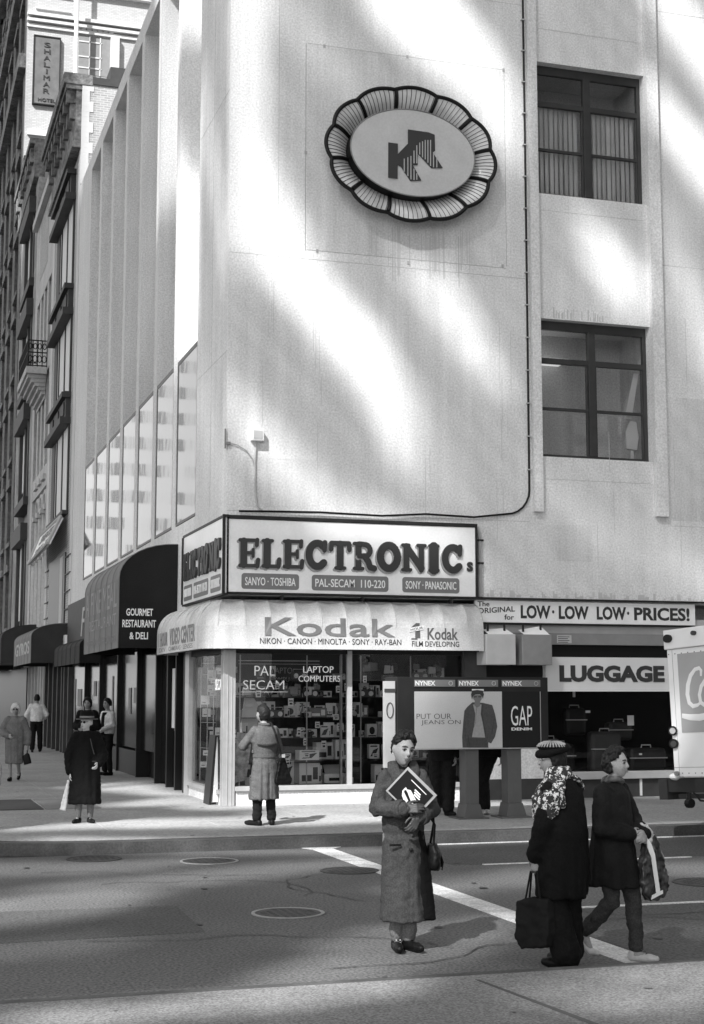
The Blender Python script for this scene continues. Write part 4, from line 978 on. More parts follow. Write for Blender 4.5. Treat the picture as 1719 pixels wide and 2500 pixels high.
for x0, x1, tx in ((5.52, 6.50, 'SANYO · TOSHIBA'), (6.72, 8.07, 'PAL-SECAM  110-220'), (8.32, 9.36, 'SONY · PANASONIC')):
    pl = MB().prism(rrect(x0, 3.67, x1, 3.93, .05, YS-.006), (0, .005, 0)).build('name_plate', M['lettermid'], es)
    word(pl, tx, (x0+.06, 3.73), (x1-.06, 3.865), 'front', YS-.007, .008, .008, M['letterwhite'])
for x in (6.2, 7.6, 9.2): MB().box(x, YS-.02, 3.5, x+.03, YS+.1, 3.57).build('bracket', M['dark'], es)

XS = 5.215
ls = thing('shop_sign', 'short white sign with dark lettering on the avenue side of the corner above the awning', 'sign', (XS, 25.2, 3.6))
b = MB(); b.box(XS, 23.60, 3.60, LX-.004, 27.05, 4.84); b.build('panel', M['signwhite'], ls)
b = MB(); b.box(XS-.012, 23.56, 4.845, LX-.004, 27.1, 4.885); b.box(XS-.012, 23.56, 3.565, LX-.004, 27.1, 3.595); b.box(XS-.03, 27.055, 3.598, LX-.004, 27.1, 4.842); b.box(XS-.03, 23.555, 3.565, LX-.06, 23.595, 4.885); b.build('frame', M['dark'], ls)
b = MB(); fat_text(b, 'ELECTRONIC', WD, 0, 4.02, 3.2, 4.52, lambda u, z, d: (XS-.004-d, 26.95-u, z), .02); b.build('lettering', M['letterdark'], ls)
for y0, y1, tx in ((26.95, 26.2, 'SANYO TOSHIBA'), (26.05, 24.8, 'PAL-SECAM 110-220'), (24.6, 23.8, 'SONY PANASONIC')):
    pl = MB().prism([(XS-.006, q[0], q[2]) for q in rrect(y1, 3.65, y0, 3.93, .05, 0)], (.005, 0, 0)).build('name_plate', M['lettermid'], ls)
    word(pl, tx, (y0-.06, 3.72), (y1+.06, 3.87), 'left', XS-.007, .005, .008, M['letterwhite'])

# cream awning wrapping the corner: profile (out, z)
aw = thing('awning', 'cream shop awning wrapping the corner with camera brand lettering', 'awning', (5.3, FY, 2.7))
def aprof(depth, z0, z1, zr):
    pts = [(depth, z0), (depth, zr)]
    for i in range(1, 9): a = R(90*i/8); pts.append((depth*math.cos(a), zr+(z1-zr)*math.sin(a)))
    return pts
AD = .42
pr = aprof(AD, 2.68, 3.50, 3.06)
g = MB()
def awn_pt(s, out, z):
    # s along path: from far avenue end (Y=27.6) to corner, round, then to X=9.68
    L1 = 27.7-FY
    if s < L1: return (LX-.03-out*.95, 27.7-s, z)
    s2 = s-L1; Lc = .55
    if s2 < Lc:
        a = s2/Lc*math.pi/2
        return (LX-.03-out*.95*math.cos(a), FY-out*math.sin(a), z)
    return (LX-.03+(s2-Lc), FY-out, z)
L1 = 27.7-FY; TOT = L1+.55+(9.70-LX+.03)
ss = []
s0 = 0
while s0 < TOT: ss.append(s0); s0 += .05
ss.append(TOT)
vs = []; n_ = len(pr)
for s0 in ss:
    # scalloped sag between ribs
    ph = (s0/.43) % 1.; sag = .045*math.sin(math.pi*ph)**.7
    for j, (o_, z_) in enumerate(pr):
        k = min(1, max(0, (j-1)/4.)) if j < 6 else 1
        vs.append(awn_pt(s0, max(0, o_-sag*k*(1 if j < n_-1 else 0)), z_-(sag*.6*k if j < n_-1 else 0)))
fs = [(i*n_+j, i*n_+j+1, (i+1)*n_+j+1, (i+1)*n_+j) for i in range(len(ss)-1) for j in range(n_-1)]
g.add(vs, fs)
cn = g.build('canopy', M['awning'], aw, smooth=False)
sm = cn.modifiers.new('thick', 'SOLIDIFY'); sm.thickness = .006
for e in (0, TOT): MB().add([awn_pt(e, o_, z_) for o_, z_ in pr]+[awn_pt(e, 0, 2.68)], [list(range(n_+1))]).build('end_panel', M['awning'], aw)
s0 = .43
while s0 < TOT: MB().tube([awn_pt(s0, o_+.005, z_) for o_, z_ in pr[1:-1]], .009, 5).build('seam', M['awning'], aw); s0 += .43
b = MB(); b.tube([awn_pt(s, AD+.002, 2.675) for s in [i*.1 for i in range(int(TOT*10)+1)]], .012, 6); b.build('lower_rail', M['black'], aw)
YA = FY-AD-.004
def acv(z):
    q = min(.99, max(0, (z-3.06)/.44)); return AD*(1-math.sqrt(1-q*q))
GP = mat('grey_print', .17, .6, .2, 1.5); GP2 = mat('grey_print2', .09, .6)
word(aw, 'Kodak', (5.86, 2.90), (8.10, 3.20), 'front', YA-.010, .010, .006, GP, curve=acv)
word(aw, 'Kodak', (8.68, 2.86), (9.23, 3.06), 'front', YA-.002, .02, .004, GP2)
b = MB(); b.prism([(8.46, YA-.006, 2.885), (8.55, YA-.006, 2.885), (8.55, YA-.006+acv(3.14), 3.14), (8.48, YA-.006+acv(3.14), 3.14), (8.38, YA-.006, 3.06), (8.46, YA-.006, 3.05)], (0, .004, 0)); b.box(8.39, YA-.006, 2.86, 8.50, YA-.001, 2.884); b.build('lettering', GP2, aw)
word(aw, 'NIKON · CANON · MINOLTA · SONY · RAY-BAN', (5.78, 2.765), (8.21, 2.86), 'front', YA-.004, .0, .004, M['letterdark'])
word(aw, 'FILM DEVELOPING', (8.40, 2.745), (9.25, 2.835), 'front', YA-.002, .006, .004, M['letterdark'])
hf = MB().prism([(8.36, YA-.012, 2.985), (8.61, YA-.012, 3.03), (8.61, YA-.012, 3.10), (8.36, YA-.012, 3.055)], (0, .003, 0)).build('hour_flag', M['white'], aw)
word(hf, 'HOUR', (8.375, 3.0), (8.595, 3.045), 'front', YA-.013, .0, .003, M['letterdark'], skew=.04)
XA = LX-.03-AD*.95-.004
word(aw, '1 HOUR', (27.5, 2.82), (26.6, 3.08), 'left', XA-.004, .01, .004, GP, curve=acv); word(aw, 'VIDEO CENTER', (26.4, 2.82), (24.1, 3.12), 'left', XA-.004, .025, .004, GP, curve=acv)
word(aw, 'DEV', (27.45, 2.72), (26.8, 2.80), 'left', XA, .01, .004, GP); word(aw, 'CAMERAS · LENSES', (26.5, 2.72), (24.3, 2.80), 'left', XA, .01, .004, GP)

# LOW LOW PRICES sign
lp = thing('price_sign', 'long narrow white sign reading LOW LOW LOW PRICES above the luggage shop', 'sign', (12, FY-.08, 3.2))
b = MB(); b.box(9.70, FY-.07, 3.19, 14.0, FY-.003, 3.57); b.build('panel', M['signwhite'], lp, bevel=.004)
b = MB(); b.box(9.66, FY-.16, 3.595, 17, FY-.003, 3.62); b.box(9.7, FY-.06, 3.155, 14.0, FY-.003, 3.185); b.build('trim', M['dark'], lp)
b = MB(); Yp = FY-.072
put_text(b, 'LOW', (10.55, 3.265), (11.12, 3.50), 'front', Yp, .035, .006); put_text(b, 'LOW', (11.28, 3.265), (11.86, 3.50), 'front', Yp, .035, .006)
put_text(b, 'LOW', (12.02, 3.265), (12.60, 3.50), 'front', Yp, .035, .006); put_text(b, 'PRICES!', (12.76, 3.265), (13.88, 3.50), 'front', Yp, .03, .006)
for x in (11.17, 12.64): b.prism([(x+.022*math.cos(R(a)), Yp-.006, 3.39+.03*math.sin(R(a))) for a in range(0, 360, 40)], (0, .005, 0))
put_text(b, 'The', (9.74, 3.465), (9.96, 3.55), 'front', Yp, .01, .005, shear=.0); put_text(b, 'ORIGINAL', (9.74, 3.335), (10.44, 3.43), 'front', Yp, .012, .005, skew=.05); put_text(b, 'for', (10.24, 3.24), (10.42, 3.33), 'front', Yp, .012, .005)
b.build('lettering', M['letterdark'], lp)
# LUGGAGE
lg = thing('shop_sign', 'pale sign board reading LUGGAGE above the dark shop window', 'sign', (12.3, FY, 2.0))
b = MB(); b.box(11.03, FY-.03, 2.02, 14.1, FY+.10, 2.60); b.build('panel', mat('luggage_panel', .60, .5, .05, 2.), lg, bevel=.004)
b = MB(); b.box(11.03, FY-.05, 2.0, 14.1, FY+.1, 2.018); b.build('trim', M['white'], lg)
b = MB(); put_text(b, 'LUGGAGE', (11.29, 2.165), (13.36, 2.46), 'front', FY-.032, .05, .01); b.build('lettering', M['letterdark'], lg)
# small notice on shutter housing
nt_ = thing('notice', 'small white notice on the grey shutter housing', 'notice', (11.4, FY-.03, 2.83))
b = MB(); b.box(11.26, FY-.026, 2.845, 11.54, FY-.021, 2.985); b.build('card', M['lgrey'], nt_)
b = MB()
for i, z in enumerate((2.95, 2.92, 2.885, 2.855)): b.box(11.28, FY-.028, z, 11.50-.03*(i % 2), FY-.0265, z+.012)
b.build('print', M['darkgrey'], nt_)
# two boxes hanging
def sbox(x0, x1, label, m_, tilt):
    t = thing('sign_box', label, 'box', ((x0+x1)/2, FY-.4, 2.45), 'plain boxes hanging under the price sign')
    b = MB(); b.box(x0, FY-.5, 2.45, x1, FY-.05, 2.97); b.build('case', m_, t, bevel=.01)
    b = MB(); b.prism([(x0+.05, FY-.45, 2.972), (x1-.02, FY-.45, 2.972), (x1-.05, FY-.2, 3.07+tilt), (x0+.08, FY-.2, 3.04)], (0, .05, .02)); b.build('flap', M['white'], t)
    b = MB(); b.box(x0+.1, FY-.3, 2.975, x0+.13, FY-.27, 3.15); b.box(x1-.13, FY-.3, 2.975, x1-.1, FY-.27, 3.15); b.build('hanger', M['dark'], t)
sbox(9.72, 10.26, 'lighter of the two plain boxes hanging under the price sign', M['lgrey'], 0)
sbox(10.38, 10.94, 'darker plain box hanging under the price sign, nearer the luggage sign', M['grey'], .04)

# oval sign
OC = Vector((8.50, 0, 11.385)); OA, OB = 1.545, 1.19; IA, IB = 1.16, .79
ov = thing('oval_sign', 'oval wall sign with a scalloped ribbed rim and a dark letter in the middle', 'sign', (8.50, FY, 11.385))
NP = 12; YO = FY-.30; YI = FY-.06
b = MB()
def sc(a):       # scalloped outer radius factor
    ph = (((a-R(12))/(2*math.pi))*NP) % 1.
    return 1+.05*(math.sin(math.pi*ph)**.8 - .5)
NA = NP*12
outer = []; 
for i in range(NA+1):
    a = 2*math.pi*i/NA
    outer.append((8.50+OA*sc(a)*math.cos(a), YO, 11.385+OB*sc(a)*math.sin(a)))
petals = MB(); ribs = MB()
def petal_pt(a, t):
    ro = (OA*sc(a)*.985, OB*sc(a)*.98); ri = (IA*.97, IB*.96)
    bulge = math.sin(math.pi*min(1, t*1.0)/2)
    x = (ri[0]+(ro[0]-ri[0])*t)*math.cos(a); z = (ri[1]+(ro[1]-ri[1])*t)*math.sin(a)
    y = YI+(YO-YI)*bulge 
    return (8.50+x, y, 11.385+z)
vs = []; 
for i in range(NA):
    a = 2*math.pi*i/NA
    for j in range(7): vs.append(petal_pt(a, j/6))
petals.add(vs, [(i*7+j, ((i+1) % NA)*7+j, ((i+1) % NA)*7+j+1, i*7+j+1) for i in range(NA) for j in range(6)])
pt = petals.build('petal_ring', mat('ring_translucent', .62, .25, .25, 2.2), ov, smooth=True)
for i in range(NP*9):
    a = R(12)+2*math.pi*(i+.5)/(NP*9)
    ribs.tube([Vector(petal_pt(a, j/6))+Vector((0, -.006, 0)) for j in range(7)], .0055, 4)
ribs.build('fine_ribs', M['dark'], ov)
b = MB()
for k in range(NP):
    a = R(12)+2*math.pi*k/NP
    b.tube([Vector(petal_pt(a, j/6))+Vector((0, -.02, 0)) for j in range(7)], .032, 6)
b.tube(outer, .036, 8, cap=False); b.build('rim', M['black'], ov)
b = MB(); b.prism([(8.50+IA*math.cos(R(a)), FY-.34, 11.385+IB*math.sin(R(a))) for a in range(0, 360, 6)], (0, .34, 0)); b.build('drum', M['black'], ov)
b = MB(); b.prism([(8.50+(IA-.01)*math.cos(R(a)), FY-.352, 11.385+(IB-.01)*math.sin(R(a))) for a in range(0, 360, 6)], (0, .011, 0)); b.build('face', mat('oval_face', .50, .45, .07, 1.4, .05, 30.), ov)
b = MB(); b.tube([(8.50+(IA-.004)*math.cos(R(a)), FY-.352, 11.385+(IB-.004)*math.sin(R(a))) for a in range(0, 361, 6)], .012, 6, cap=False); b.build('face_trim', M['grey'], ov)
K8 = lambda x, y: at(740+x/3.069, 160+y/3.069, Y=FY-.36)
b = MB(); b.prism([K8(638, 578), K8(708, 588), K8(706, 848), K8(637, 840)], (0, -.02, 0))
b.prism([K8(708, 665), K8(785, 585), K8(785, 480), K8(940, 502), K8(985, 520), K8(988, 640), K8(972, 655), K8(1045, 768), K8(962, 770), K8(860, 662), K8(858, 745), K8(822, 748), K8(885, 862), K8(803, 866), K8(733, 758), K8(708, 745)], (0, -.012, 0))
b.build('emblem', M['letterdark'], ov)
b = MB()
for x, y0, y1 in ((756, 700, 800), (783, 690, 830), (806, 680, 855), (829, 640, 735), (829, 775, 860), (850, 600, 735), (850, 810, 858), (872, 580, 670), (893, 570, 690), (913, 560, 705), (933, 560, 730), (953, 560, 755), (975, 650, 765), (1000, 690, 766)):
    b.prism([K8(x-3.5, y0)+Vector((0, -.014, 0)), K8(x+3.5, y0)+Vector((0, -.014, 0)), K8(x+3.5, y1)+Vector((0, -.014, 0)), K8(x-3.5, y1)+Vector((0, -.014, 0))], (0, -.004, 0))
b.build('emblem_stripes', M['lgrey'], ov)

# cable and floodlight box
cbl = thing('wall_cable', 'black cable running down the blank wall and along the top of the long sign', 'cable', (10.8, FY-.03, 5))
p = [(10.78, FY-.03, 19), (10.785, FY-.03, 12), (10.78, FY-.03, 9), (10.77, FY-.03, 5.75)]
for i in range(7): a = R(-90*i/6); p.append((10.32+.45*math.cos(a)*1.0, FY-.03, 5.55+.45*math.sin(a)))
p += [(9.7, FY-.05, 5.02), (8.8, FY-.06, 5.04), (8.0, FY-.06, 4.98), (6.9, FY-.06, 5.0), (5.9, FY-.06, 4.98), (5.5, FY-.05, 4.97)]
b = MB(); b.tube(p, .019, 6); b.build('cable', M['black'], cbl)
b = MB()
for i in range(22): z = 5.9+i*.6; b.box(10.74, FY-.055, z, 10.82, FY-.001, z+.02)
b.build('clip', M['lgrey'], cbl)
jb = thing('junction_box', 'small white square box on the wall at the corner with a thin conduit below it', 'box', (5.79, FY-.08, 6.24))
b = MB(); b.box(5.69, FY-.13, 6.16, 5.90, FY-.002, 6.36); b.build('case', M['white'], jb, bevel=.012)
b = MB(); b.box(5.72, FY-.138, 6.19, 5.87, FY-.131, 6.33); b.build('lid', M['lgrey'], jb)
b = MB(); b.tube([(5.79, FY-.03, 6.16), (5.77, FY-.03, 5.8), (5.78, FY-.03, 5.3), (5.81, FY-.03, 5.08), (5.9, FY-.04, 4.99)], .014, 6)
b.tube([(5.33, FY-.03, 6.12), (5.48, FY-.03, 6.08), (5.62, FY-.03, 6.0), (5.72, FY-.03, 5.87), (5.77, FY-.03, 5.68)], .010, 6); b.build('conduit', M['lgrey'], jb)
b = MB(); b.box(5.25, FY-.04, 6.02, 5.27, FY+.0, 6.35); b.box(5.25, FY-.05, 6.08, 5.34, FY-.01, 6.13); b.build('bracket', M['grey'], jb)
dp = thing('drain_pipe', 'short vertical pipe at the right end of the long sign', 'pipe', (9.8, FY-.04, 3.6))
b = MB(); b.tube([(9.80, FY-.05, 3.63), (9.80, FY-.05, 4.7), (9.76, FY-.05, 4.85)], .035, 8); b.build('pipe', M['lgrey'], dp)
b = MB(); b.box(9.74, FY-.09, 4.2, 9.86, FY-.002, 4.23); b.box(9.74, FY-.09, 4.6, 9.86, FY-.002, 4.63); b.build('clamp', M['dark'], dp)
# ================================================================= AVENUE
def prof_awning(name, label, y0, y1, x_out, z0, z1, zr, mside, mfront, texts=(), group=None, mtop=None):
    t = thing(name, label, 'awning', (LX, (y0+y1)/2, z0), group)
    dpt = LX-x_out
    prf = [(0, z0), (dpt, z0), (dpt, zr)]
    for i in range(1, 10): a = R(90*i/9); prf.append((dpt*math.cos(a)**.9 if i < 9 else 0.001, zr+(z1-zr)*math.sin(a)))
    for y in (y0, y1): MB().add([(LX-o, y, z) for o, z in prf], [list(range(len(prf)))]).build('end_panel', mside, t)
    b = MB(); n = len(prf)-1; q = prf[1:]
    ys = [y0+(y1-y0)*i/24 for i in range(25)]
    vs = []
    for i, y in enumerate(ys):
        sag = .02*abs(math.sin(math.pi*i/4))
        for j, (o, z) in enumerate(q): vs.append((LX-o+(sag if 1 < j < n-1 else 0)-.002, y, z))
    b.add(vs, [(i*n+j, i*n+j+1, (i+1)*n+j+1, (i+1)*n+j) for i in range(len(ys)-1) for j in range(n-1)])
    c = b.build('canopy', mfront, t); s = c.modifiers.new('thick', 'SOLIDIFY'); s.thickness = .006
    for i in range(0, 25, 4): MB().tube([(LX-o-.006, ys[i], z) for o, z in q], .009, 5).build('rib', mfront, t)
    if texts:
        for (tx, ya, yb, za, zb, bold, mm) in texts:
            b = MB(); put_text(b, tx, (ya, za), (yb, zb), 'left', x_out-.004, bold, .005, curve=lambda z: max(0, z-zr)**2*.55); b.build('lettering', mm, t)
    return t
da = prof_awning('awning', 'big black deli awning with white lettering on its end panel', 28.0, 33.0, 4.17, 2.82, 4.82, 4.15, M['awndark'], M['awnfront'],
    [('A FINE MEAL', 32.8, 28.25, 3.62, 4.1, .0, mat('faded_print', .30, .8)), ('RESTAURANT', 32.2, 28.3, 3.28, 3.5, .0, mat('faded_print', .30, .8)), ('OPEN 24 HOURS', 32.6, 28.3, 2.95, 3.1, .0, M['grey'])])
for tx, a_, b_ in (('GOURMET', (4.31, 3.43), (4.82, 3.57)), ('RESTAURANT', (4.24, 3.21), (4.88, 3.355)), ('& DELI', (4.38, 2.985), (4.73, 3.12))): word(da, tx, a_, b_, 'front', 27.995, .022, .006, M['letterwhite'])
prof_awning('awning', 'second black awning with pale front further along the avenue', 46.0, 52.2, 4.2, 2.9, 4.12, 3.72, M['awngrey'], M['awnfront'], [('GYROS', 51.6, 46.6, 3.2, 3.6, .02, M['lgrey'])])
prof_awning('awning', 'dark awning at the left edge of the photo beyond the white striped one', 55.5, 66.0, 4.0, 3.0, 4.5, 4.0, M['awngrey'], M['awngrey'], [('CAFE BAR', 65, 57, 3.3, 3.9, .02, M['grey'])])
prof_awning('awning', 'farthest small dark awning down the avenue', 69.0, 78.0, 4.3, 3.0, 4.4, 4.0, M['awngrey'], M['awngrey'])
sg = thing('shop_sign', 'dark sign board with script lettering between two black awnings', 'sign', (LX-.1, 39, 3.3))
b = MB(); b.box(LX-.10, 34.5, 3.35, LX-.004, 45.2, 4.62); b.build('panel', M['darkgrey'], sg)
b = MB(); put_text(b, 'Flower', (41.8, 3.55), (36.2, 4.35), 'left', LX-.102, .0, .02, shear=.25); b.build('lettering', M['lgrey'], sg)
prof_awning('awning', 'small dark awning hanging under the script sign board', 38.5, 44.5, 4.75, 2.75, 3.45, 3.2, M['awndark'], M['awngrey'])

# hanging tilted sign on the brick building
hs = thing('shop_sign', 'tilted white framed sign board fixed over the brick building shopfront', 'sign', (LX-.3, 49.5, 6.5))
A_, B_, C_, D_ = Vector((LX-.62, 46.4, 6.62)), Vector((LX-.62, 52.9, 6.5)), Vector((LX-.2, 53.2, 7.55)), Vector((LX-.2, 46.7, 7.5))
nrm = (B_-A_).cross(D_-A_).normalized()
if nrm.x > 0: nrm = -nrm
b = MB(); b.prism([A_, B_, C_, D_], -nrm*.08); b.build('panel', M['signwhite'], hs)
b = MB()
for p_, q_ in ((A_, B_), (B_, C_), (C_, D_), (D_, A_)): b.tube([p_+nrm*.02, q_+nrm*.02], .05, 6)
b.build('frame', M['lgrey'], hs)
b = MB()
def on_sign(u, v): return A_.lerp(B_, 1-u).lerp(D_.lerp(C_, 1-u), v)+nrm*.012
def sign_text(tx, u0, v0, u1, v1, bold=.02):
    vs, fs = text_mesh(tx, bold); x0 = min(v.x for v in vs); x1 = max(v.x for v in vs); y0_ = min(v.y for v in vs); y1_ = max(v.y for v in vs)
    b.add([on_sign(u0+(u1-u0)*(v.x-x0)/(x1-x0), v0+(v1-v0)*(v.y-y0_)/(y1_-y0_))+nrm*.01*v.z for v in vs], fs)
sign_text('SWEATERS', .22, .5, .92, .85); sign_text('SHIRTS · TIES', .2, .15, .92, .35, .01)
b.build('lettering', M['grey'], hs)

# brick building with bay windows
X0 = LX
bb = thing('brick_building', 'narrow brick building with dark window lintels and a heavy dark cornice', 'building', (X0, 49, .15))
b = MB(); b.box(X0, ENDY+.002, 3.2, X0+14, 53.0, 21.2); b.build('wall', M['brick'], bb)
b = MB()
for i in range(22):      # quoins on side wall and front corner
    z = 17.9+i*.17*1.0
    if z > 21.1: break
    wq = .34 if (i//2) % 2 else .22
    b.box(X0-.02, ENDY-.02, z, X0+wq, ENDY+.3, z+.168)
b.box(X0-.022, ENDY+.01, 3.2, X0, ENDY+.55, 20.4); b.box(X0-.03, 52.5, 3.2, X0, 53.0, 19.5)
b.build('quoins', M['ltstone'], bb)
b = MB(); b.box(X0+.3, ENDY-.05, 21.2, X0+.85, 53.0, 21.44); b.box(X0+.85, ENDY-.05, 21.2, X0+14, 53.0, 21.85); b.box(X0+1.3, ENDY-.06, 20.9, X0+14, ENDY-.003, 21.3); b.build('coping', M['darkgrey'], bb)
b = MB()
b.box(X0-.60, ENDY-.04, 21.15, X0+.3, 52.6, 21.5); b.box(X0-.52, ENDY, 21.0, X0+.25, 52.55, 21.15)
b.box(X0-.2, ENDY+.05, 19.3, X0-.003, 52.5, 21.0); b.box(X0-.3, ENDY+.03, 19.1, X0-.003, 52.55, 19.3)
for i in range(8):
    y = ENDY+.2+i*.9
    b.box(X0-.48, y, 20.6, X0-.2, y+.28, 21.0); b.box(X0-.36, y+.03, 20.1, X0-.2, y+.25, 20.6)
b.build('cornice', M['carved'], bb)
for z0, z1 in ((7.7, 10.45), (11.5, 14.0), (15.0, 17.8)):
    f = MB(); y0, y1 = 46.6, 51.4; xo = X0-.03
    f.box(X0-.34, y0-.1, z1, X0-.003, y1+.1, z1+.22); f.box(X0-.16, y0, z1+.22, X0-.003, y1, z1+.85); f.box(X0-.30, y0-.08, z1+.85, X0-.003, y1+.08, z1+1.02); f.box(X0-.2, y0-.05, z0-.12, X0-.003, y1+.05, z0)
    for y in (y0, y0+1.6, y0+3.3): f.box(X0-.06, y, z0, X0-.003, y+.14, z1)
    f.box(X0-.06, y1-.9, z0, X0-.003, y1, z1)
    for y in (y0+.3, y0+1.9, y0+3.5): f.box(X0-.20, y, z1+.35, X0-.16, y+1.0, z1+.75)
    fr = f.build('bay_window', M['darkgrey'], bb)
    MB().box(X0-.025, y0+.14, z0, X0-.004, y1-.9, z1).build('pane', M['blind'], fr)
f = MB(); f.box(X0-.05, 46.8, 3.9, X0+.0, 51.5, 6.4); fr = f.build('window', M['slot'], bb)
MB().box(X0-.07, 47.2, 4.0, X0-.052, 48.0, 6.3).build('curtain', M['lgrey'], fr)
b = MB()
for z in (4.0, 4.55, 5.1, 5.65, 6.2): b.box(X0-.055, 45.4, z, X0-.003, 46.7, z+.03); b.box(X0-.055, 51.7, z, X0-.003, 52.9, z+.03)
b.build('rustication_line', M['dark'], bb)
b = MB(); b.box(X0-.12, 45.6, 3.25, X0-.003, 52.9, 3.75); b.build('shop_fascia', M['signwhite'], bb)
b = MB(); put_text(b, 'DRESSES · SUITS · COATS', (52.6, 3.35), (45.9, 3.65), 'left', X0-.122, .01, .02); b.build('fascia_lettering', M['grey'], bb)
b = MB(); b.box(X0+.2, ENDY+.1, .15, X0+.3, 52.9, 3.2); b.build('shop_window', M['glassdark'], bb)
b = MB()
for y in (45.5, 46.6, 47.3, 48.5, 49.8, 51.2, 52.4): b.box(X0, y, .15, X0+.2, y+.22, 3.2)
b.build('shopfront_post', M['darkgrey'], bb)
b = MB()
for y, z0, z1, d in ((46.1, .4, 2.9, .18), (46.95, .6, 2.7, .1), (47.8, 1.5, 2.8, .3), (49.2, .5, 2.6, .25), (50.4, .9, 2.8, .15)): MB().box(X0+.15, y, z0, X0+.19, y+d, z1).build('window_notice', M['lgrey'], bb)

# pale building with slim piers, arches and a balcony
pb = thing('stone_building', 'pale stone building with slim piers and little arches beyond the brick building', 'building', (X0, 56.5, .15))
b = MB(); b.box(X0+.5, 53.002, .15, X0+14, 60, 21.0)
b.box(X0, 53.002, 3.2, X0+.5, 53.7, 21.0); b.box(X0, 59.2, 3.2, X0+.5, 60, 21.0)
for y in (54.9, 56.3, 57.7): b.box(X0+.02, y, 9.9, X0+.5, y+.5, 19.0)
b.box(X0+.01, 53.7, 17.4, X0+.5, 59.2, 21.0); b.box(X0+.01, 53.7, 13.9, X0+.5, 59.2, 15.0) ; b.box(X0+.01, 53.7, 9.5, X0+.5, 59.2, 10.3); b.box(X0+.01, 53.7, 3.2, X0+.5, 59.2, 4.4)
b.box(X0-.2, 53.0, 20.8, X0, 60, 21.1)
b.build('wall', M['greystone'], pb)
b = MB()
for y in (53.9, 55.3, 56.7, 58.1):
    b.tube([(X0+.15, y, 4.4), (X0+.15, y, 6.9)], .22, 10); b.tube([(X0+.15, y+.1, 7.1), (X0+.15, y+.1, 8.6)], .12, 8); b.box(X0-.08, y-.25, 6.9, X0+.4, y+.3, 7.1); b.box(X0-.05, y-.15, 8.6, X0+.4, y+.3, 8.8)
for y in (53.9, 55.3, 56.7):
    b.tube([(X0+.12, y+.7+.6*math.cos(R(a)), 8.8+.55*math.sin(R(a))) for a in range(0, 181, 20)], .12, 6)
    b.box(X0-.1, y+.2, 9.75, X0+.2, y+1.1, 9.95)
b.build('arcade', M['greystone'], pb)
b = MB(); b.box(X0-.012, 54.3, 15.6, X0+.008, 57.6, 16.4) if False else b.box(X0+.0, 55.5, 18.3, X0+.008, 58.5, 20.6); b.build('brick_patch', M['brick'], pb)
b = MB()
for z0, z1 in ((4.4, 8.7), (10.3, 13.9), (15.0, 17.4)): b.box(X0+.42, 53.7, z0, X0+.49, 59.2, z1)
b.build('window', M['glassdark'], pb)
b = MB(); b.box(X0-.75, 54.6, 13.75, X0, 58.6, 14.0)
for i in range(6): f_ = i/5; b.box(X0-.65*(1-f_)-.02, 54.8+f_*.2, 13.75-.14*(i+1), X0, 58.4-f_*.2, 13.75-.14*i)
bal = b.build('balcony', M['greystone'], pb)
b = MB()
for z in (14.05, 14.55, 15.0): b.tube([(X0, 54.65, z), (X0-.7, 54.65, z), (X0-.7, 58.5, z), (X0, 58.5, z)], .025, 5)
for i in range(5): b.tube([(X0-.7*i/4, 54.65, 14.0), (X0-.7*i/4, 54.65, 15.0)], .02, 5)
for i in range(4):
    cx = X0-.1-.17*i
    for cz, rr in ((14.3, .13), (14.78, .11)): b.tube([(cx+rr*.6*math.cos(R(a)), 54.65, cz+rr*math.sin(R(a))) for a in range(0, 361, 45)], .018, 4)
for i in range(18): b.tube([(X0-.7, 54.7+i*.22, 14.0), (X0-.7, 54.7+i*.22, 15.0)], .018, 4)
b.build('railing', M['black'], bal)
b = MB(); b.box(X0-.1, 53.1, 3.0, X0-.003, 59.9, 3.8); b.build('shop_fascia', M['signwhite'], pb)
b = MB(); put_text(b, 'HATS', (58.5, 3.15), (54.6, 3.7), 'left', X0-.102, .02, .02); b.build('fascia_lettering', M['letterdark'], pb)
b = MB()
for y in (53.1, 54.0, 54.9, 56.2, 57.4, 58.8): b.box(X0, y, .15, X0+.3, y+.16, 3.0)
b.build('shopfront_post', M['lgrey'], pb)
b = MB(); b.box(X0+.3, 53.1, .15, X0+.45, 59.9, 3.0); b.build('shop_window', M['glassdark'], pb)

# grey building with projecting dark lintels and bright windows
gb = thing('stone_building', 'grey building with bright sash windows under dark projecting lintels behind the balcony', 'building', (X0, 64, .15))
b = MB(); b.box(X0+.25, 60.002, .15, X0+14, 68, 24.6); b.box(X0+.0, 60.002, 3, X0+.25, 61.2, 23.2); b.box(X0, 65.6, 3, X0+.25, 68, 23.2); b.build('wall', M['darkstone'], gb)
b = MB(); b.box(X0-.2, 60.0, 23.2, X0+.25, 68, 24.6)
for i in range(7): b.box(X0-.35, 60.3+i*1.1, 23.9, X0-.2, 60.8+i*1.1, 24.5)
b.box(X0-.4, 60.0, 24.6, X0+.25, 68, 24.85)
b.build('cornice', M['carved'], gb)
for z0, z1 in ((4.3, 8.2), (10.0, 13.2), (14.8, 17.6), (19.2, 22.0)):
    f = MB(); f.box(X0-.28, 61.0, z1, X0+.24, 65.7, z1+.7); f.box(X0-.2, 61.0, z0-.35, X0+.24, 65.7, z0)
    f.box(X0-.05, 61.2, z0, X0+.24, 61.5, z1); f.box(X0-.05, 65.3, z0, X0+.24, 65.6, z1); f.box(X0+.0, 63.2, z0, X0+.24, 63.5, z1)
    fr = f.build('window', M['darkgrey'], gb)
    MB().box(X0+.1, 61.5, z0+(z1-z0)*.2, X0+.14, 65.3, z1).build('pane', M['blind'], fr)
b = MB(); b.box(X0+.05, 60.1, .15, X0+.24, 67.9, 3.0); b.build('shopfront', M['slot'], gb)

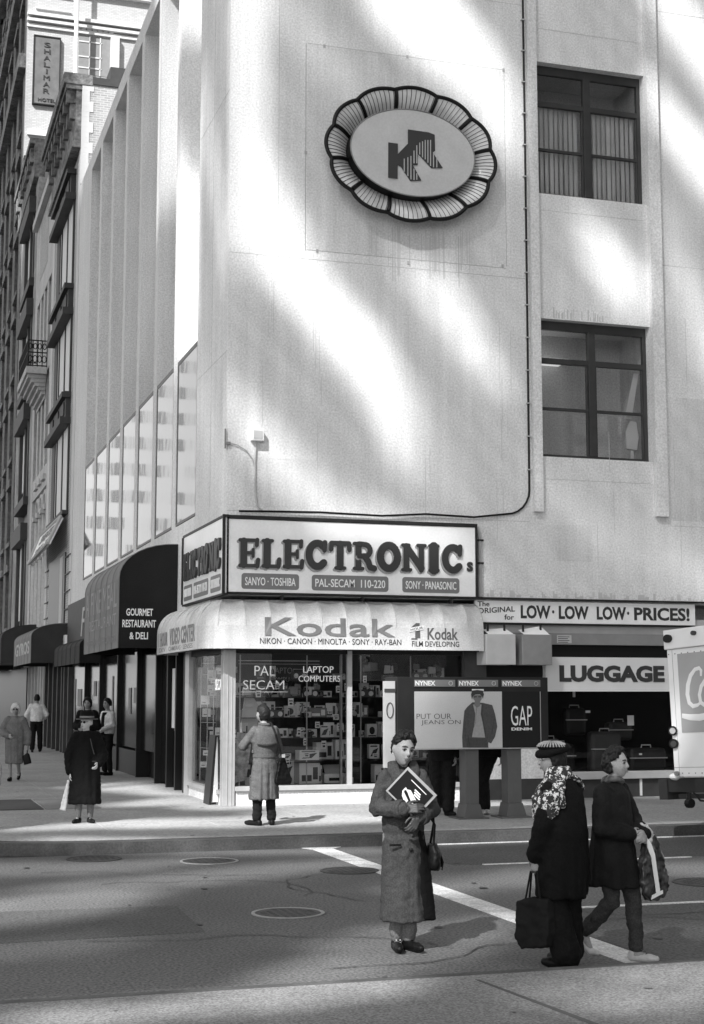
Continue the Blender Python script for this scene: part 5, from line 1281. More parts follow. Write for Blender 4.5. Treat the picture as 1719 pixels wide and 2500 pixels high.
# tall hotel-like tower: dark avenue face, pale side face
tb = thing('tower_building', 'tall ornate building with a dark carved avenue face and a sunlit pale brick side', 'building', (X0, 90, .15))
YB = 68.0
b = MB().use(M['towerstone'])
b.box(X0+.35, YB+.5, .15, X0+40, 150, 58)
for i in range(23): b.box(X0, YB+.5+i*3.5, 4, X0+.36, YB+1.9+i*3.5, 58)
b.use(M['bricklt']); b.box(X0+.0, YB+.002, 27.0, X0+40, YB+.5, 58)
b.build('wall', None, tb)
b = MB()
for z in (31.5, 36.5, 42.0, 47.5): b.box(X0-.35, YB+.5, z, X0+.35, 150, z+.7)
for i in range(23):
    for z in range(5, 56, 4):
        y = YB+1.95+i*3.5
        b.box(X0-.10, y-.1, z+2.6, X0+.34, y+2.2, z+2.95); b.box(X0-.06, y-.1, z-.2, X0+.34, y+2.2, z)
        if z > 34: b.box(X0-.15, y-1.2, z+1.0, X0, y-.4, z+2.6); b.box(X0-.22, y-1.0, z+1.9, X0, y-.6, z+2.4)
b.build('carved_bands', M['carved'], tb)
b = MB()
for i in range(23):
    for z in range(5, 56, 4): y = YB+1.95+i*3.5; b.box(X0+.28, y, z, X0+.33, y+2.05, z+2.6)
wn = b.build('window', M['glassdark'], tb)
b = MB()
b.box(X0+.1, YB-.12, 28.0, X0+5, YB+.002, 28.25)
for z, o in ((33.3, .12), (33.55, .25), (33.8, .35), (35.3, .25), (35.6, .45), (37.6, .3), (37.9, .5)): b.box(X0-.05 if z > 33 else X0, YB-o, z, X0+30, YB+.001, z+.16)
b.box(X0+.35, YB-.12, 34.25, X0+2.0, YB, 34.3); b.box(X0+.35, YB-.12, 35.0, X0+2.0, YB, 35.05)
for i in range(60): b.box(X0+i*.25, YB-.42, 36.15, X0+i*.25+.12, YB, 36.35)
for i in range(7): b.box(X0+2.25+i*.26, YB-.1, 33.42, X0+2.46+i*.26, YB, 33.28+.35)
b.box(X0+3.9, YB-.3, 31.0, X0+4.3, YB, 33.3)
b.build('string_course', M['ltstone'], tb)
f = MB(); f.box(X0+2.4, YB-.02, 31.3, X0+3.9, YB-.002, 33.25); fr = f.build('window', M['grey'], tb)
b = MB()
for x in (2.9, 3.4): b.box(X0+x, YB-.05, 31.3, X0+x+.05, YB-.021, 33.2)
for z in (32.15, 32.9, 31.6): b.box(X0+2.4, YB-.05, z, X0+3.5, YB-.021, z+.06)
b.build('glazing_bar', M['ltstone'], fr)
b = MB(); b.box(X0+.2, YB+.5, .15, X0+.34, 150, 3.6); b.build('shopfront', M['slot'], tb)
sh = thing('wall_sign', 'tall grey vertical sign with letters one above the other high on the pale brick side', 'sign', (X0+.95, YB-.05, 29.6))
b = MB(); b.box(X0+.33, YB-.14, 29.55, X0+1.50, YB-.003, 32.85); b.build('panel', mat('wall_sign_grey', .12, .7, .2, 3.), sh)
b = MB()
for a in ((.28, 29.5, .33, 32.9), (1.50, 29.5, 1.55, 32.9), (.33, 29.5, 1.5, 29.55), (.33, 32.85, 1.5, 32.9)): b.box(X0+a[0], YB-.18, a[1], X0+a[2], YB-.003, a[3])
b.build('frame', M['dark'], sh)
b = MB()
for i, ch in enumerate('SHALIMAR'): hw_ = .03 if ch == 'I' else .145; put_text(b, ch, (X0+.915-hw_, 32.35-i*.325), (X0+.915+hw_, 32.58-i*.325), 'front', YB-.142, .0, .03)
put_text(b, 'HOTEL', (X0+.55, 29.66), (X0+1.35, 29.82), 'front', YB-.142, .0, .03)
b.build('lettering', M['letterdark'], sh)
fp = thing('flagpole', 'thin white vertical pole rising in front of the pale brick tower side', 'pole', (7.45, 67.0, 22))
b = MB(); b.tube([(7.45, 67.0, 28.0), (7.45, 67.0, 44)], .10, 8); b.build('pole', M['white'], fp)
b = MB(); b.box(7.3, 66.85, 28.0, 7.6, 67.15, 28.3); b.build('base', M['darkgrey'], fp)

# ================================================================= PHONE BANK
pc = Vector((8.2, 20.3, .15)); YP = 20.28
ph = thing('phone_booth', 'bank of three pay phones on grey pedestals with a poster panel on its back', 'phone booth', (8.2, 20.4, .15))
b = MB(); b.box(7.06, YP, 1.15, 9.44, YP+.10, 2.2); b.box(7.06, YP+.1, 2.14, 9.44, YP+.55, 2.2)
for x in (7.06, 7.85, 8.62, 9.38): b.box(x, YP+.101, 1.15, x+.06, YP+.55, 2.139)
b.build('housing', M['dark'], ph, bevel=.004)
b = MB(); b.box(6.89, YP+.05, .9, 7.045, YP+.15, 2.14); b.build('side_panel', M['lgrey'], ph)
b = MB(); b.box(6.88, YP+.04, 1.98, 7.05, YP+.049, 2.03); b.tube([(6.965+.05*math.cos(R(a)), YP+.045, 1.72+.11*math.sin(R(a))) for a in range(0, 361, 30)], .008, 5); b.build('side_print', M['darkgrey'], ph)
for x0, x1, bx in ((8.13, 8.34, 8.27), (8.80, 9.02, 8.92)):
    b = MB(); b.box(x0, YP+.06, .36, x1, YP+.30, 1.15)
    b.prism([(x0-.04, YP+.02, .17), (x1+.06, YP+.02, .17), (x1, YP+.02, .36), (x0, YP+.02, .36)], (0, .33, 0)); b.box(x0-.14, YP-.04, .15, x1+.12, YP+.4, .172)
    b.build('pedestal', mat('pedestal_grey', .09, .6, .1, 6.), ph, bevel=.004)
for x in (7.45, 8.2, 8.95):
    b = MB(); b.box(x-.14, YP+.101, 1.35, x+.14, YP+.25, 1.9); b.build('telephone', M['black'], ph)
    b = MB(); b.tube([(x-.2, YP+.28, 1.5), (x-.2, YP+.3, 1.55), (x-.2, YP+.3, 1.75), (x-.2, YP+.28, 1.8)], .02, 6); b.build('handset', M['black'], ph)
for x0, x1 in ((7.32, 7.95), (8.0, 8.63), (8.69, 9.31)):
    pl = MB().box(x0, YP-.02, 2.06, x1, YP-.001, 2.16).build('name_plate', mat('plate_grey', .17, .5), ph); word(pl, 'NYNEX', (x0+.01, 2.075), (x0+.32, 2.145), 'front', YP-.021, .03, .004, M['letterwhite'])
    MB().tube([(x1-.07+.03*math.cos(R(a)), YP-.024, 2.11+.03*math.sin(R(a))) for a in range(0, 361, 30)], .006, 5).build('emblem', M['lgrey'], pl)
# poster
po = tag(MB().box(7.32, YP-.014, 1.17, 8.69, YP-.002, 1.99).build('poster', mat('poster_paper', .5, .5, .05, 2., .05, 60.)), 'pale jeans poster with a figure in a denim jacket on the phone bank', 'poster')
C6 = lambda x, y, e=0.: at(900+x/3.627, 1600+y/3.627, Y=YP-.0145-e)
word(po, 'PUT OUR', (7.35, 1.595), (7.885, 1.67), 'front', YP-.0145, -.012, .002, M['letterdark']); word(po, 'JEANS ON', (7.42, 1.50), (8.03, 1.578), 'front', YP-.0145, -.012, .002, M['letterdark'])
def flat(pts, e, m_, nm='figure_print'):
    MB().prism([C6(x, y, e) for x, y in pts], (0, -.0012, 0)).build(nm, m_, po)
flat([(920, 415), (1010, 420), (1095, 440), (1120, 520), (1140, 630), (1120, 720), (1085, 780), (1060, 770), (1060, 817), (832, 817), (828, 720), (838, 590), (848, 490), (875, 455)], 0, mat('denim_print', .06, .6, .25, 30.))
flat([(865, 735), (1035, 735), (1062, 817), (870, 817)], .0015, mat('denim_print2', .045, .6, .2, 30.))
flat([(925, 435), (1000, 435), (992, 520), (1010, 600), (1032, 728), (915, 725), (938, 600), (945, 520)], .003, mat('shirt_print', .30, .6, .1, 30.))
flat([(940, 400), (990, 400), (985, 450), (960, 462), (938, 445)], .0042, mat('skin_print', .16, .6))
flat([(925, 350), (1005, 350), (1000, 390), (985, 412), (965, 420), (945, 410), (928, 385)], .0055, mat('skin_print', .16, .6))
flat([(908, 345), (915, 312), (960, 306), (1010, 312), (1022, 345), (1012, 385), (1003, 360), (985, 345), (945, 347), (925, 360), (915, 390)], .007, mat('hair_print', .03, .6))
flat([(928, 362), (958, 360), (958, 372), (930, 374)], .0085, mat('eye_print', .05, .6)); flat([(970, 360), (1000, 360), (998, 372), (972, 372)], .0085, mat('eye_print', .05, .6))
for ln in ([(958, 450), (952, 520), (948, 600), (930, 640)], [(1005, 440), (1002, 520), (1018, 600), (1040, 720)], [(860, 520), (905, 528)], [(1035, 530), (1090, 525)], [(852, 600), (856, 740)], [(1112, 560), (1090, 700)], [(1060, 690), (1045, 760)], [(880, 700), (895, 810)]):
    MB().tube([C6(x, y, .0095) for x, y in ln], .0035, 4, flat=.3).build('figure_seam', mat('seam_print', .018, .7), po)
pg = tag(MB().box(8.69, YP-.016, 1.17, 9.30, YP-.002, 1.99).build('poster', mat('poster_dark', .014, .5, spec=.2)), 'dark poster with tall white letters at the right of the phone bank', 'poster')
word(pg, 'GAP', (8.83, 1.49), (9.17, 1.78), 'front', YP-.0165, -.005, .003, M['letterwhite']); word(pg, 'DENIM', (8.835, 1.42), (9.165, 1.462), 'front', YP-.0165, .03, .003, M['letterwhite'])
b = MB(); b.box(9.305, YP-.012, 1.17, 9.315, YP-.001, 1.99); b.box(7.31, YP-.012, 1.155, 9.315, YP-.001, 1.168); b.build('poster_trim', M['alu'], ph)
b = MB(); b.box(8.22, YP-.018, 2.0, 8.40, YP-.001, 2.025); b.build('lamp_strip', M['white'], ph)

# ================================================================= VENDOR TRAILER
tr = thing('food_trailer', 'white vendor trailer with a drink advert and round marker lamps at the right edge', 'trailer', (11, 16, 0))
TO = at(1500+655/4.461, 1480+1860/4.461, Y=17.5)
PTC = R(3.0)
E1 = Vector((.233*math.cos(PTC), -.972*math.cos(PTC), math.sin(PTC))); E2 = Vector((.972, .233, 0)); E3 = -E1.cross(E2)
if E3.z < 0: E3 = -E3
def TL(s, h, e=0.): return TO+E1*s+E3*h-E2*e
def KT(x, y, e=0.):
    dx = x-(612+(y-490)*43/1370.)
    return TL(dx/526., (1860-y-.135*dx)/821., e)
def tbox(mb, s0, s1, h0, h1, e0, e1):
    mb.prism([TL(s0, h0, e0), TL(s1, h0, e0), TL(s1, h1, e0), TL(s0, h1, e0)], E2*(e0-e1)); return mb
b = tbox(MB(), 0, 3.1, 0, 1.67, 0, -1.6); b.build('body', M['white'], tr, bevel=.012)
b = tbox(MB(), -.02, 3.12, 1.672, 1.93, .03, -1.63); b.build('roof_band', M['white'], tr, bevel=.012)
b = tbox(MB(), .20, 1.6, .57, 1.60, .006, .0005); ad = b.build('advert_panel', mat('advert_grey', .33, .5, .04, 4.), tr)
b = MB()
def ribbon(pts, rad):
    for i in range(len(pts)): pass
    b.tube([KT(x, y, .009) for x, y in pts], rad, 8, flat=1.)
ribbon([(945, 760), (948, 700), (930, 675), (890, 690), (845, 760), (818, 860), (810, 960), (825, 1050), (860, 1085), (905, 1070), (935, 1040)], [.018, .026, .026, .026, .032, .036, .036, .032, .03, .024, .016])
ribbon([(1040, 780), (985, 800), (945, 870), (925, 960), (935, 1040), (970, 1065), (1040, 1040), (1090, 950), (1090, 850), (1040, 780)], .03)
ribbon([(752, 1195), (830, 1205), (920, 1200), (1010, 1170), (1200, 1080)], [.03, .04, .045, .04, .03])
# flatten the script onto the panel
for i, v in enumerate(b.v):
    p_ = Vector(v)-TO; e = -p_.dot(E2); b.v[i] = tuple(TO+E1*p_.dot(E1)+E3*p_.dot(E3)-E2*(.009+(e-.009)*.08))
b.build('advert_script', M['white'], ad)
def disc(x, y, r, m_, nm, e0=.03, ring=False):
    p_ = KT(x, y, e0); b = MB(); n = 18
    b.prism([p_+E1*(r*1.35*math.cos(2*math.pi*k/n))+E3*(r*math.sin(2*math.pi*k/n)) for k in range(n)], -E2*.03); l_ = b.build(nm, m_, tr)
    if ring:
        b = MB(); b.tube([p_-E2*.03+E1*(r*1.35*math.cos(R(a)))+E3*(r*math.sin(R(a))) for a in range(0, 361, 20)], .012, 5); b.build('rim', M['black'], l_)
b = MB()
for k in range(26): tbox(b, .03+.12*k, .045+.12*k, 1.60, 1.615, .006, .0005); tbox(b, .03+.12*k, .045+.12*k, .04, .055, .006, .0005)
tbox(b, 1.7, 1.706, .0, 1.66, .003, .0002); tbox(b, .0, 3.1, .12, .126, .003, .0002); tbox(b, .10, .104, .0, 1.66, .003, .0002); b.build('rivets_and_seams', M['grey'], tr)
disc(650, 365, .055, M['black'], 'marker_lamp', .031); disc(905, 303, .03, M['darkgrey'], 'marker_lamp', .031)
disc(668, 1362, .052, M['lgrey'], 'reflector', .002, True); disc(672, 1500, .052, M['darkgrey'], 'reflector', .002, True); disc(690, 1818, .03, M['grey'], 'reflector', .002)
b = tbox(MB(), -.42, -.26, -.30, -.03, -.1, -.5); tbox(b, -.26, 2.6, -.20, -.02, -.12, -.4); tbox(b, .0, 1.2, -.28, -.22, -.05, -.12); tbox(b, .35, .55, -.2, -.02, -.02, -.1); b.build('chassis', M['dark'], tr)
b = MB(); b.tube([TL(.2, -.2, -.05), TL(.2, -.30, -.05)], .035, 8); b.tube([TL(.16, -.34, -.05), TL(.24, -.34, -.05)], .06, 12); b.build('jockey_wheel', M['black'], tr)
b = MB(); b.tube([TL(.3, -.2, -.03), TL(.45, -.30, .0), TL(.7, -.32, 0), TL(1.1, -.3, 0)], .014, 6); b.build('brake_hose', M['black'], tr)
b = MB(); b.ball(TL(-.12, .0, -.15), (.10, .10, .05), 12, 7); b.build('coupling_cover', M['white'], tr)
for e in (.0, -1.45):
    c_ = TL(1.9, -.3, e); c_.z = .36
    b = MB(); b.tube([c_, c_+E2*.18], .36, 24); wl = b.build('wheel', M['black'], tr)
    b = MB(); b.tube([c_-E2*.01, c_+E2*.19], .18, 16); b.build('rim', M['alu'], wl)

# A-board by the corner post
ab = thing('sandwich_board', 'small dark A-frame board with a pale poster standing beside the corner post', 'signboard', (5.2, 24.2, .15))
b = MB(); b.prism([(5.13, 24.6, .15), (5.17, 24.6, .15), (5.235, 24.5, 1.28), (5.205, 24.5, 1.28)], (0, -.45, 0)); b.build('frame', M['dark'], ab)
b = MB(); b.prism([(5.18, 24.08, .2), (5.27, 24.08, .2), (5.25, 24.08, 1.25), (5.237, 24.08, 1.25)], (0, .015, 0)); b.build('sheet', M['white'], ab)

# ================================================================= GOODS IN THE CORNER SHOP WINDOW
r = random.Random(11)
Z0 = .46
shelf = thing('display_shelf', 'glass and metal stepped shelves holding goods in the corner shop window', 'shelf', (7.4, 24.6, .46))
b = MB()
for z, y in ((.86, 24.2), (1.22, 24.34), (1.56, 24.44), (1.9, 24.44), (2.2, 24.44)): b.box(5.62, y-.14, z-.012, 9.45, y+.3, z)
b.build('shelf_board', M['darkgrey'], shelf)
b = MB()
for x in (5.6, 6.75, 7.7, 8.6): b.box(x, 24.02, .46, x+.018, 24.04, 2.6)
b.box(7.33, 24.0, .46, 7.355, 24.03, 2.6); b.box(5.6, 24.1, 2.5, 7.0, 24.12, 2.515); b.box(5.6, 24.1, 2.45, 7.0, 24.12, 2.458)
b.build('upright', M['alu'], shelf)
gm = [mat('goods_white', .82, .5), mat('goods_pale', .62, .5), mat('goods_mid', .2, .5), mat('goods_dark', .05, .4), mat('goods_black', .015, .3)]
def carton(x, y, z, w_, d_, h_, m_, label, rot=0., grp='packed goods in the corner shop window'):
    if z > .5: y -= .36
    t = thing('goods_box', label, 'box', (x, y, z), grp, local=True, rz=rot)
    MB().box(-w_/2, -d_/2, 0, w_/2, d_/2, h_).build('carton', m_, t)
    b = MB(); q = RND.random(); e_ = -d_/2-.003; e2_ = -d_/2-.0005
    if q < .4: b.box(-w_*.38, e_, h_*.12, w_*.1, e2_, h_*.42); b.box(w_*.16, e_, h_*.2, w_*.4, e2_, h_*.8)
    elif q < .7: b.prism([(w_*.28*math.cos(R(k)), e_, h_*.5+h_*.3*math.sin(R(k))) for k in range(0, 360, 30)], (0, .0025, 0)); b.box(-w_*.4, e_, h_*.05, w_*.4, e2_, h_*.14)
    else: b.prism([(-w_*.4, e_, h_*.15), (w_*.1, e_, h_*.2), (w_*.4, e_, h_*.75), (-w_*.1, e_, h_*.6)], (0, .0025, 0)); b.box(-w_*.4, e_, h_*.82, w_*.3, e2_, h_*.92)
    b.build('print', gm[(gm.index(m_)+3) % 5] if m_ in gm else gm[3], t)
def camera(x, y, z, s, label, pale=False):
    if z > .5: y -= .36
    t = thing('camera', label, 'camera', (x, y, z), 'cameras in the corner shop window', local=True, rz=r.uniform(-.5, .5))
    MB().box(-.07*s, -.03*s, 0, .07*s, .03*s, .08*s).build('camera_body', gm[1] if pale else gm[4], t, bevel=.006)
    MB().lathe((0, -.03*s, .038*s), [(.034*s, 0), (.034*s, -.04*s), (.026*s, -.05*s), (.004, -.045*s)], 14, 'Y').build('lens', gm[3], t)
    MB().box(-.02*s, -.02*s, .08*s, .02*s, .02*s, .10*s).build('viewfinder', gm[2] if not pale else gm[4], t)
def radio(x, y, z, label):
    if z > .5: y -= .36
    t = thing('radio', label, 'radio', (x, y, z), 'radios in the corner shop window', local=True, rz=r.uniform(-.3, .3))
    MB().box(-.13, -.04, 0, .13, .04, .13).build('radio_body', gm[3], t, bevel=.006)
    for s in (-.075, .075): MB().lathe((s, -.041, .06), [(.042, 0), (.042, -.006), (.035, -.008), (.01, -.003)], 14, 'Y').build('speaker', gm[1], t)
    MB().tube([(-.11, 0, .13), (-.11, 0, .17), (.11, 0, .17), (.11, 0, .13)], .006, 5).build('handle', M['alu'], t)
def pcard(x, y, z, w_, h_, label, rot=0.):
    t = thing('price_card', label, 'price card', (x, y, z), 'price cards in the corner shop window', local=True, rz=rot)
    MB().box(-w_/2, 0, 0, w_/2, .004, h_).build('card', gm[0], t)
    b = MB(); b.box(-w_*.35, -.002, h_*.6, w_*.35, -.0005, h_*.75); b.box(-w_*.25, -.002, h_*.2, w_*.3, -.0005, h_*.45); b.build('figures', gm[3], t)
# prominent ones
carton(6.86, 24.35, .46, .36, .3, .34, gm[0], 'big white carton low in the shop window, right of the man in the trench coat')
carton(6.80, 24.5, .86, .34, .28, .16, gm[0], 'white box directly above the big white carton')
carton(7.05, 24.3, .46, .06, .2, .30, gm[1], 'upright pale box end beside the big white carton')
carton(6.45, 24.3, .46, .28, .2, .40, gm[1], 'pale picture box just right of the trench coat hem')
carton(7.12, 24.66, .862, .30, .2, .28, gm[1], 'pale box with a pictured appliance on the lowest shelf', .05)
carton(7.43, 24.68, .862, .22, .2, .32, gm[0], 'white picture box beside the mullion on the lowest shelf')
carton(7.05, 24.8, 1.562, .30, .2, .16, gm[2], 'grey box with a white lid edge on the third shelf')
carton(8.0, 24.6, .862, .18, .12, .24, gm[0], 'white headphone package right of the mullion, lower row')
carton(8.25, 24.6, .862, .16, .12, .24, gm[0], 'white headphone package beside the head of the woman with the magazine', 0)
carton(8.0, 24.72, 1.222, .18, .12, .22, gm[1], 'pale headphone package right of the mullion, upper row')
carton(8.25, 24.72, 1.222, .16, .12, .22, gm[0], 'white headphone package in the upper row nearest the phone bank')
carton(8.1, 24.3, .46, .18, .2, .30, gm[0], 'white box on the window floor left of the woman with the magazine')
carton(5.95, 24.2, .46, .36, .2, .12, gm[1], 'flat pale box on the window floor near the corner post')
# printer
t = thing('printer', 'white desktop printer with paper on the window floor', 'printer', (7.3, 24.3, .46))
b = MB(); b.box(7.12, 24.2, .46, 7.5, 24.5, .62); b.build('printer_body', gm[0], t, bevel=.01)
b = MB(); b.box(7.2, 24.195, .5, 7.42, 24.199, .55); b.build('paper_slot', gm[4], t)
b = MB(); b.prism([(7.16, 24.3, .62), (7.46, 24.3, .62), (7.46, 24.45, .76), (7.16, 24.45, .76)], (0, .01, 0)); b.build('paper_tray', gm[1], t)
# poster man (white shirt shape behind man) 
wp = tag(MB().prism([(5.72, 24.5, 1.3), (6.02, 24.5, 1.3), (6.05, 24.5, 1.75), (5.92, 24.5, 1.95), (5.8, 24.5, 1.9)], (0, .02, 0)).build('poster', gm[1]), 'pale cut-out poster behind the head of the man in the trench coat', 'poster')
wp2 = tag(MB().prism([(5.5, 24.0, .5), (5.72, 24.0, .55), (5.82, 24.0, 1.3), (5.56, 24.0, 1.33)], (0, .01, 0)).build('poster', mat('foliage_print', .45, .6, .6, 12.)), 'pale poster with dark leaf shapes low beside the corner post', 'poster')
pst = tag(MB().box(8.10, YG+.10, .47, 8.33, YG+.115, 2.17).build('door_poster', M['lgrey']), 'tall pale strip poster behind the glass between the two phone bank frames', 'poster') if False else None
for i in range(96):
    lvl = r.choice([(.862, 24.55), (1.222, 24.66), (1.562, 24.75), (1.902, 24.75), (2.202, 24.75), (1.222, 24.66), (1.562, 24.75), (1.902, 24.75)])
    x = 5.75+ (i*.618*3.6) % 3.65; w_ = r.uniform(.08, .24); h_ = r.uniform(.08, .27)
    carton(x, lvl[1]+.2, lvl[0], w_, .1, h_, r.choice([gm[0], gm[0], gm[0], gm[1], gm[2], gm[4]]), 'small boxed goods on the back shelves of the corner shop window', r.uniform(-.3, .3), 'small boxes on the back shelves of the corner shop window')
for i in range(44):
    lvl = r.choice([(.862, 24.5), (1.222, 24.62), (1.562, 24.7), (1.902, 24.7), (.46, 24.15)])
    x = 5.8+(i*.618*3.4+.3) % 3.5
    camera(x, lvl[1], lvl[0], r.uniform(.8, 1.3), 'small camera among the goods on the shelves of the corner shop window', r.random() < .5)
for i, (x, z) in enumerate(((6.3, 1.562), (6.1, 1.222), (8.8, 1.562), (9.1, .862), (6.3, .862), (7.9, 1.902), (6.9, 1.902), (6.05, 1.902), (8.4, 1.222), (7.6, 1.562), (6.7, 2.202), (8.9, 2.202))):
    radio(x, 24.68, z, 'small dark radio with round speakers on the shelves of the corner shop window')
for i, (x, y, z) in enumerate(tuple((5.8+(k*.618*3.5) % 3.5, 23.98+.03*(k % 3), .5+(k*.377) % 1.75) for k in range(22))+((7.15, 24.0, 1.62), (7.3, 24.0, 1.98), (6.5, 24.1, 1.75), (7.5, 24.1, .72), (6.2, 24.0, 1.25), (6.75, 24.1, 1.1), (8.7, 24.2, 1.4), (6.05, 24.1, .9), (8.35, 24.1, .5), (7.35, 24.05, 1.35))):
    pcard(x, y, z, r.uniform(.05, .11), r.uniform(.06, .15), 'small white price card among the goods in the front of the corner shop window', r.uniform(-.2, .2))
for i in range(22):
    y = 24.3+ (i*.618*2.2) % 2.1; z = .44+(i*.37 % 2.0)
    t = thing('price_card', 'small white price card in the side window round the corner', 'price card', (LX+.2, y, z), 'price cards in the side window')
    xx = LX+.08+r.random()*.12; b = MB(); b.box(xx, y, z, xx+r.uniform(.10, .2), y+.006, z+r.uniform(.07, .18)); b.build('card', gm[r.choice([0, 0, 1])], t)
    MB().box(xx+.02, y-.003, z+.03, xx+.08, y-.001, z+.045).build('figures', gm[3], t)
for i in range(18):
    x = 5.75+(i*.618*1.5) % 1.5 if i % 2 else 7.6+(i*.618*1.7) % 1.7; z = 1.75+(i*.37 % .75)
    t = thing('hanging_bag', 'small bag hung on a hook high in the corner shop window', 'bag', (x, 24.3, z), 'bags hung high in the corner shop window', local=True, rz=r.uniform(-.6, .6))
    w_ = r.uniform(.05, .10); mm = gm[r.choice([1, 2, 2, 3])]
    MB().prism([(-w_, 0, -w_*1.6), (w_, 0, -w_*1.5), (w_*.9, 0, 0), (-w_*.8, 0, .01)], (0, .06, 0)).build('bag_body', mm, t, bevel=.01)
    MB().tube([(-w_*.6, .03, 0), (0, .03, .12), (w_*.6, .03, 0)], .005, 5).build('strap', gm[3], t)
sr = thing('display_rack', 'thin metal rack hung with small goods in the side window round the corner', 'rack', (LX+.3, 26.0, .44))
b = MB()
for x, y in ((5.42, 26.3), (5.50, 26.1), (5.46, 25.4)): b.tube([(x, y, .42), (x, y, 2.6)], .008, 6)
for z in (1.0, 1.45, 1.9, 2.3, 2.5): b.tube([(5.42, 26.3, z), (5.5, 26.1, z), (5.75, 25.6, z)], .006, 5)
b.build('wire', M['alu'], sr)
b = MB()
for i in range(26):
    y = 24.2+(i*.618*2.3) % 2.2; x = 5.5+r.random()*.35; z = .45+(i*.29) % 1.9; b.box(x, y, z, x+.05+r.random()*.09, y+.05, z+.04+r.random()*.1)
b.build('hung_goods', gm[1], sr)

# ================================================================= UNSEEN BUILDINGS AND AN ADDED SUN MASK (behind the camera)
at_ = thing('avenue_tower', 'plain office tower across the avenue, reflected in the avenue windows', 'building', (-40, 120, 0))
TM = mat('tower_face', .5, .8, .06, .1); TD = M['glassdark']
b = MB().use(TM); b.box(-44, 215, 0, -8.5+0, 240, 95); b.box(-30, 330, 0, 10, 350, 30)
b.use(mat('far_pane', .15, .8))
for i in range(11):
    for z in range(6, 93, 4):
        if (i*7+z*3) % 5: b.box(-43.2+i*3.1, 214.9, z, -41.9+i*3.1, 214.99, z+1.7)
b.build('wall', None, at_)
ob = thing('opposite_building', 'plain office block on the near side of the street behind the camera', 'building', (40, -15, 0))
b = MB().use(M['grey']); b.box(13, -40, 0, 90, -3, 55); b.use(TD)
for i in range(16):
    for z in range(5, 52, 4): b.box(15+i*4, -3.05, z, 17.4+i*4, -3.0, z+2.6)
b.build('wall', None, ob)

SUN_AZ = (.685, .728); SUN_EL = 42.0
DZ = math.tan(R(SUN_EL))/SUN_AZ[1]      # drop per metre of Y
DX = SUN_AZ[0]/SUN_AZ[1]
YN = -15.0
def sst(a, b_, x): t = min(1, max(0, (x-a)/(b_-a) if b_ != a else 1)); return t*t*(3-2*t)
def seg(px_, pz, ax, az, bx, bz):
    dx, dz = bx-ax, bz-az; l2 = dx*dx+dz*dz or 1e-9
    t = min(1, max(0, ((px_-ax)*dx+(pz-az)*dz)/l2))
    return math.hypot(px_-ax-dx*t, pz-az-dz*t), t
def WZ(x, y): p_ = at(430+x/1.238, y/1.238, Y=FY); return (p_.x, p_.z)
SW = []      # bright swaths on the wall: polyline, widths, soft, level
def swath(pts, wd, soft, lv): SW.append(([WZ(*p_) for p_ in pts], [w_*1.27 for w_ in wd], soft*.72, min(1, lv*1.12)))
swath([(165, -300), (190, 0), (192, 330), (205, 520), (262, 660), (345, 800), (440, 930), (540, 1040), (625, 1150), (670, 1280), (685, 1400)], [.30, .30, .32, .45, .48, .42, .40, .40, .36, .28, .16], .42, 1.)
swath([(560, -250), (700, 0), (830, 130), (920, 230), (975, 340), (1000, 480)], [.5, .62, .62, .5, .35, .12], .6, .95)
swath([(200, -200), (330, 30), (500, 230), (560, 300)], [.3, .35, .3, .15], .6, .45)
swath([(300, 600), (420, 690), (520, 760)], [.1, .2, .15], .6, .4)
swath([(740, 830), (800, 900), (880, 1010), (960, 1130)], [.30, .36, .30, .2], .6, .75)
swath([(640, 1150), (760, 1330), (840, 1500)], [.28, .3, .2], .6, .45)
swath([(180, 1210), (290, 1370), (420, 1520), (520, 1640)], [.25, .3, .3, .3], .6, .7)
swath([(560, 1590), (760, 1660), (900, 1700)], [.3, .35, .2], .6, .7)
swath([(1270, 720), (1330, 820), (1380, 900)], [.3, .45, .35], .7, .8)
swath([(1180, 900), (1290, 1020)], [.1, .2], .5, .4)
swath([(1440, -120), (1530, 60), (1620, 180), (1700, 280)], [.3, .4, .45, .5], .55, .85)
swath([(1440, 290), (1530, 410), (1640, 540), (1740, 640)], [.22, .35, .4, .4], .5, .9)
swath([(1470, 640), (1560, 900), (1640, 1120)], [.1, .25, .4], .7, .6)
swath([(1100, -60), (1140, 40)], [.2, .2], .5, .3)
swath([(1480, 1660), (1500, 1720), (1700, 1760)], [.3, .35, .35], .7, .5)
swath([(1090, 1440), (1200, 1560), (1330, 1650)], [.12, .2, .2], .6, .5)
GW = []
def gsw(pts, wd, soft, lv):    # ground swaths from photo pixels (1719-wide source); widths in metres
    GW.append(([tuple(at(x, y, Z=0.)[:2]) for x, y in pts], [w_*1.2 for w_ in wd], soft*.8, lv))
gsw([(90, 2048), (330, 2035), (620, 2030), (850, 2020)], [.25, .6, .75, .75], .5, 1.)
gsw([(850, 2005), (1050, 1990), (1250, 1985)], [1.1, .9, .5], .7, .8)
gsw([(560, 1990), (700, 1975), (900, 1975)], [.6, .9, 1.], .5, 1.)
gsw([(340, 1985), (480, 1975), (560, 1975)], [.4, .7, .7], .5, .95)
gsw([(300, 1937), (400, 1945), (520, 1960)], [.9, .9, .6], .5, 1.)
gsw([(240, 1900), (330, 1905), (410, 1925)], [.4, .5, .5], .5, .6)
gsw([(20, 1942), (120, 1938)], [.35, .3], .35, .95); gsw([(30, 1917), (150, 1912)], [.3, .3], .5, .6)
gsw([(0, 1995), (150, 1975)], [.2, .2], .5, .3)
gsw([(150, 2076), (500, 2080), (900, 2078)], [.2, .25, .35], .4, .85)
gsw([(1050, 2062), (1500, 2045), (1719, 2035)], [.2, .22, .2], .4, .7)
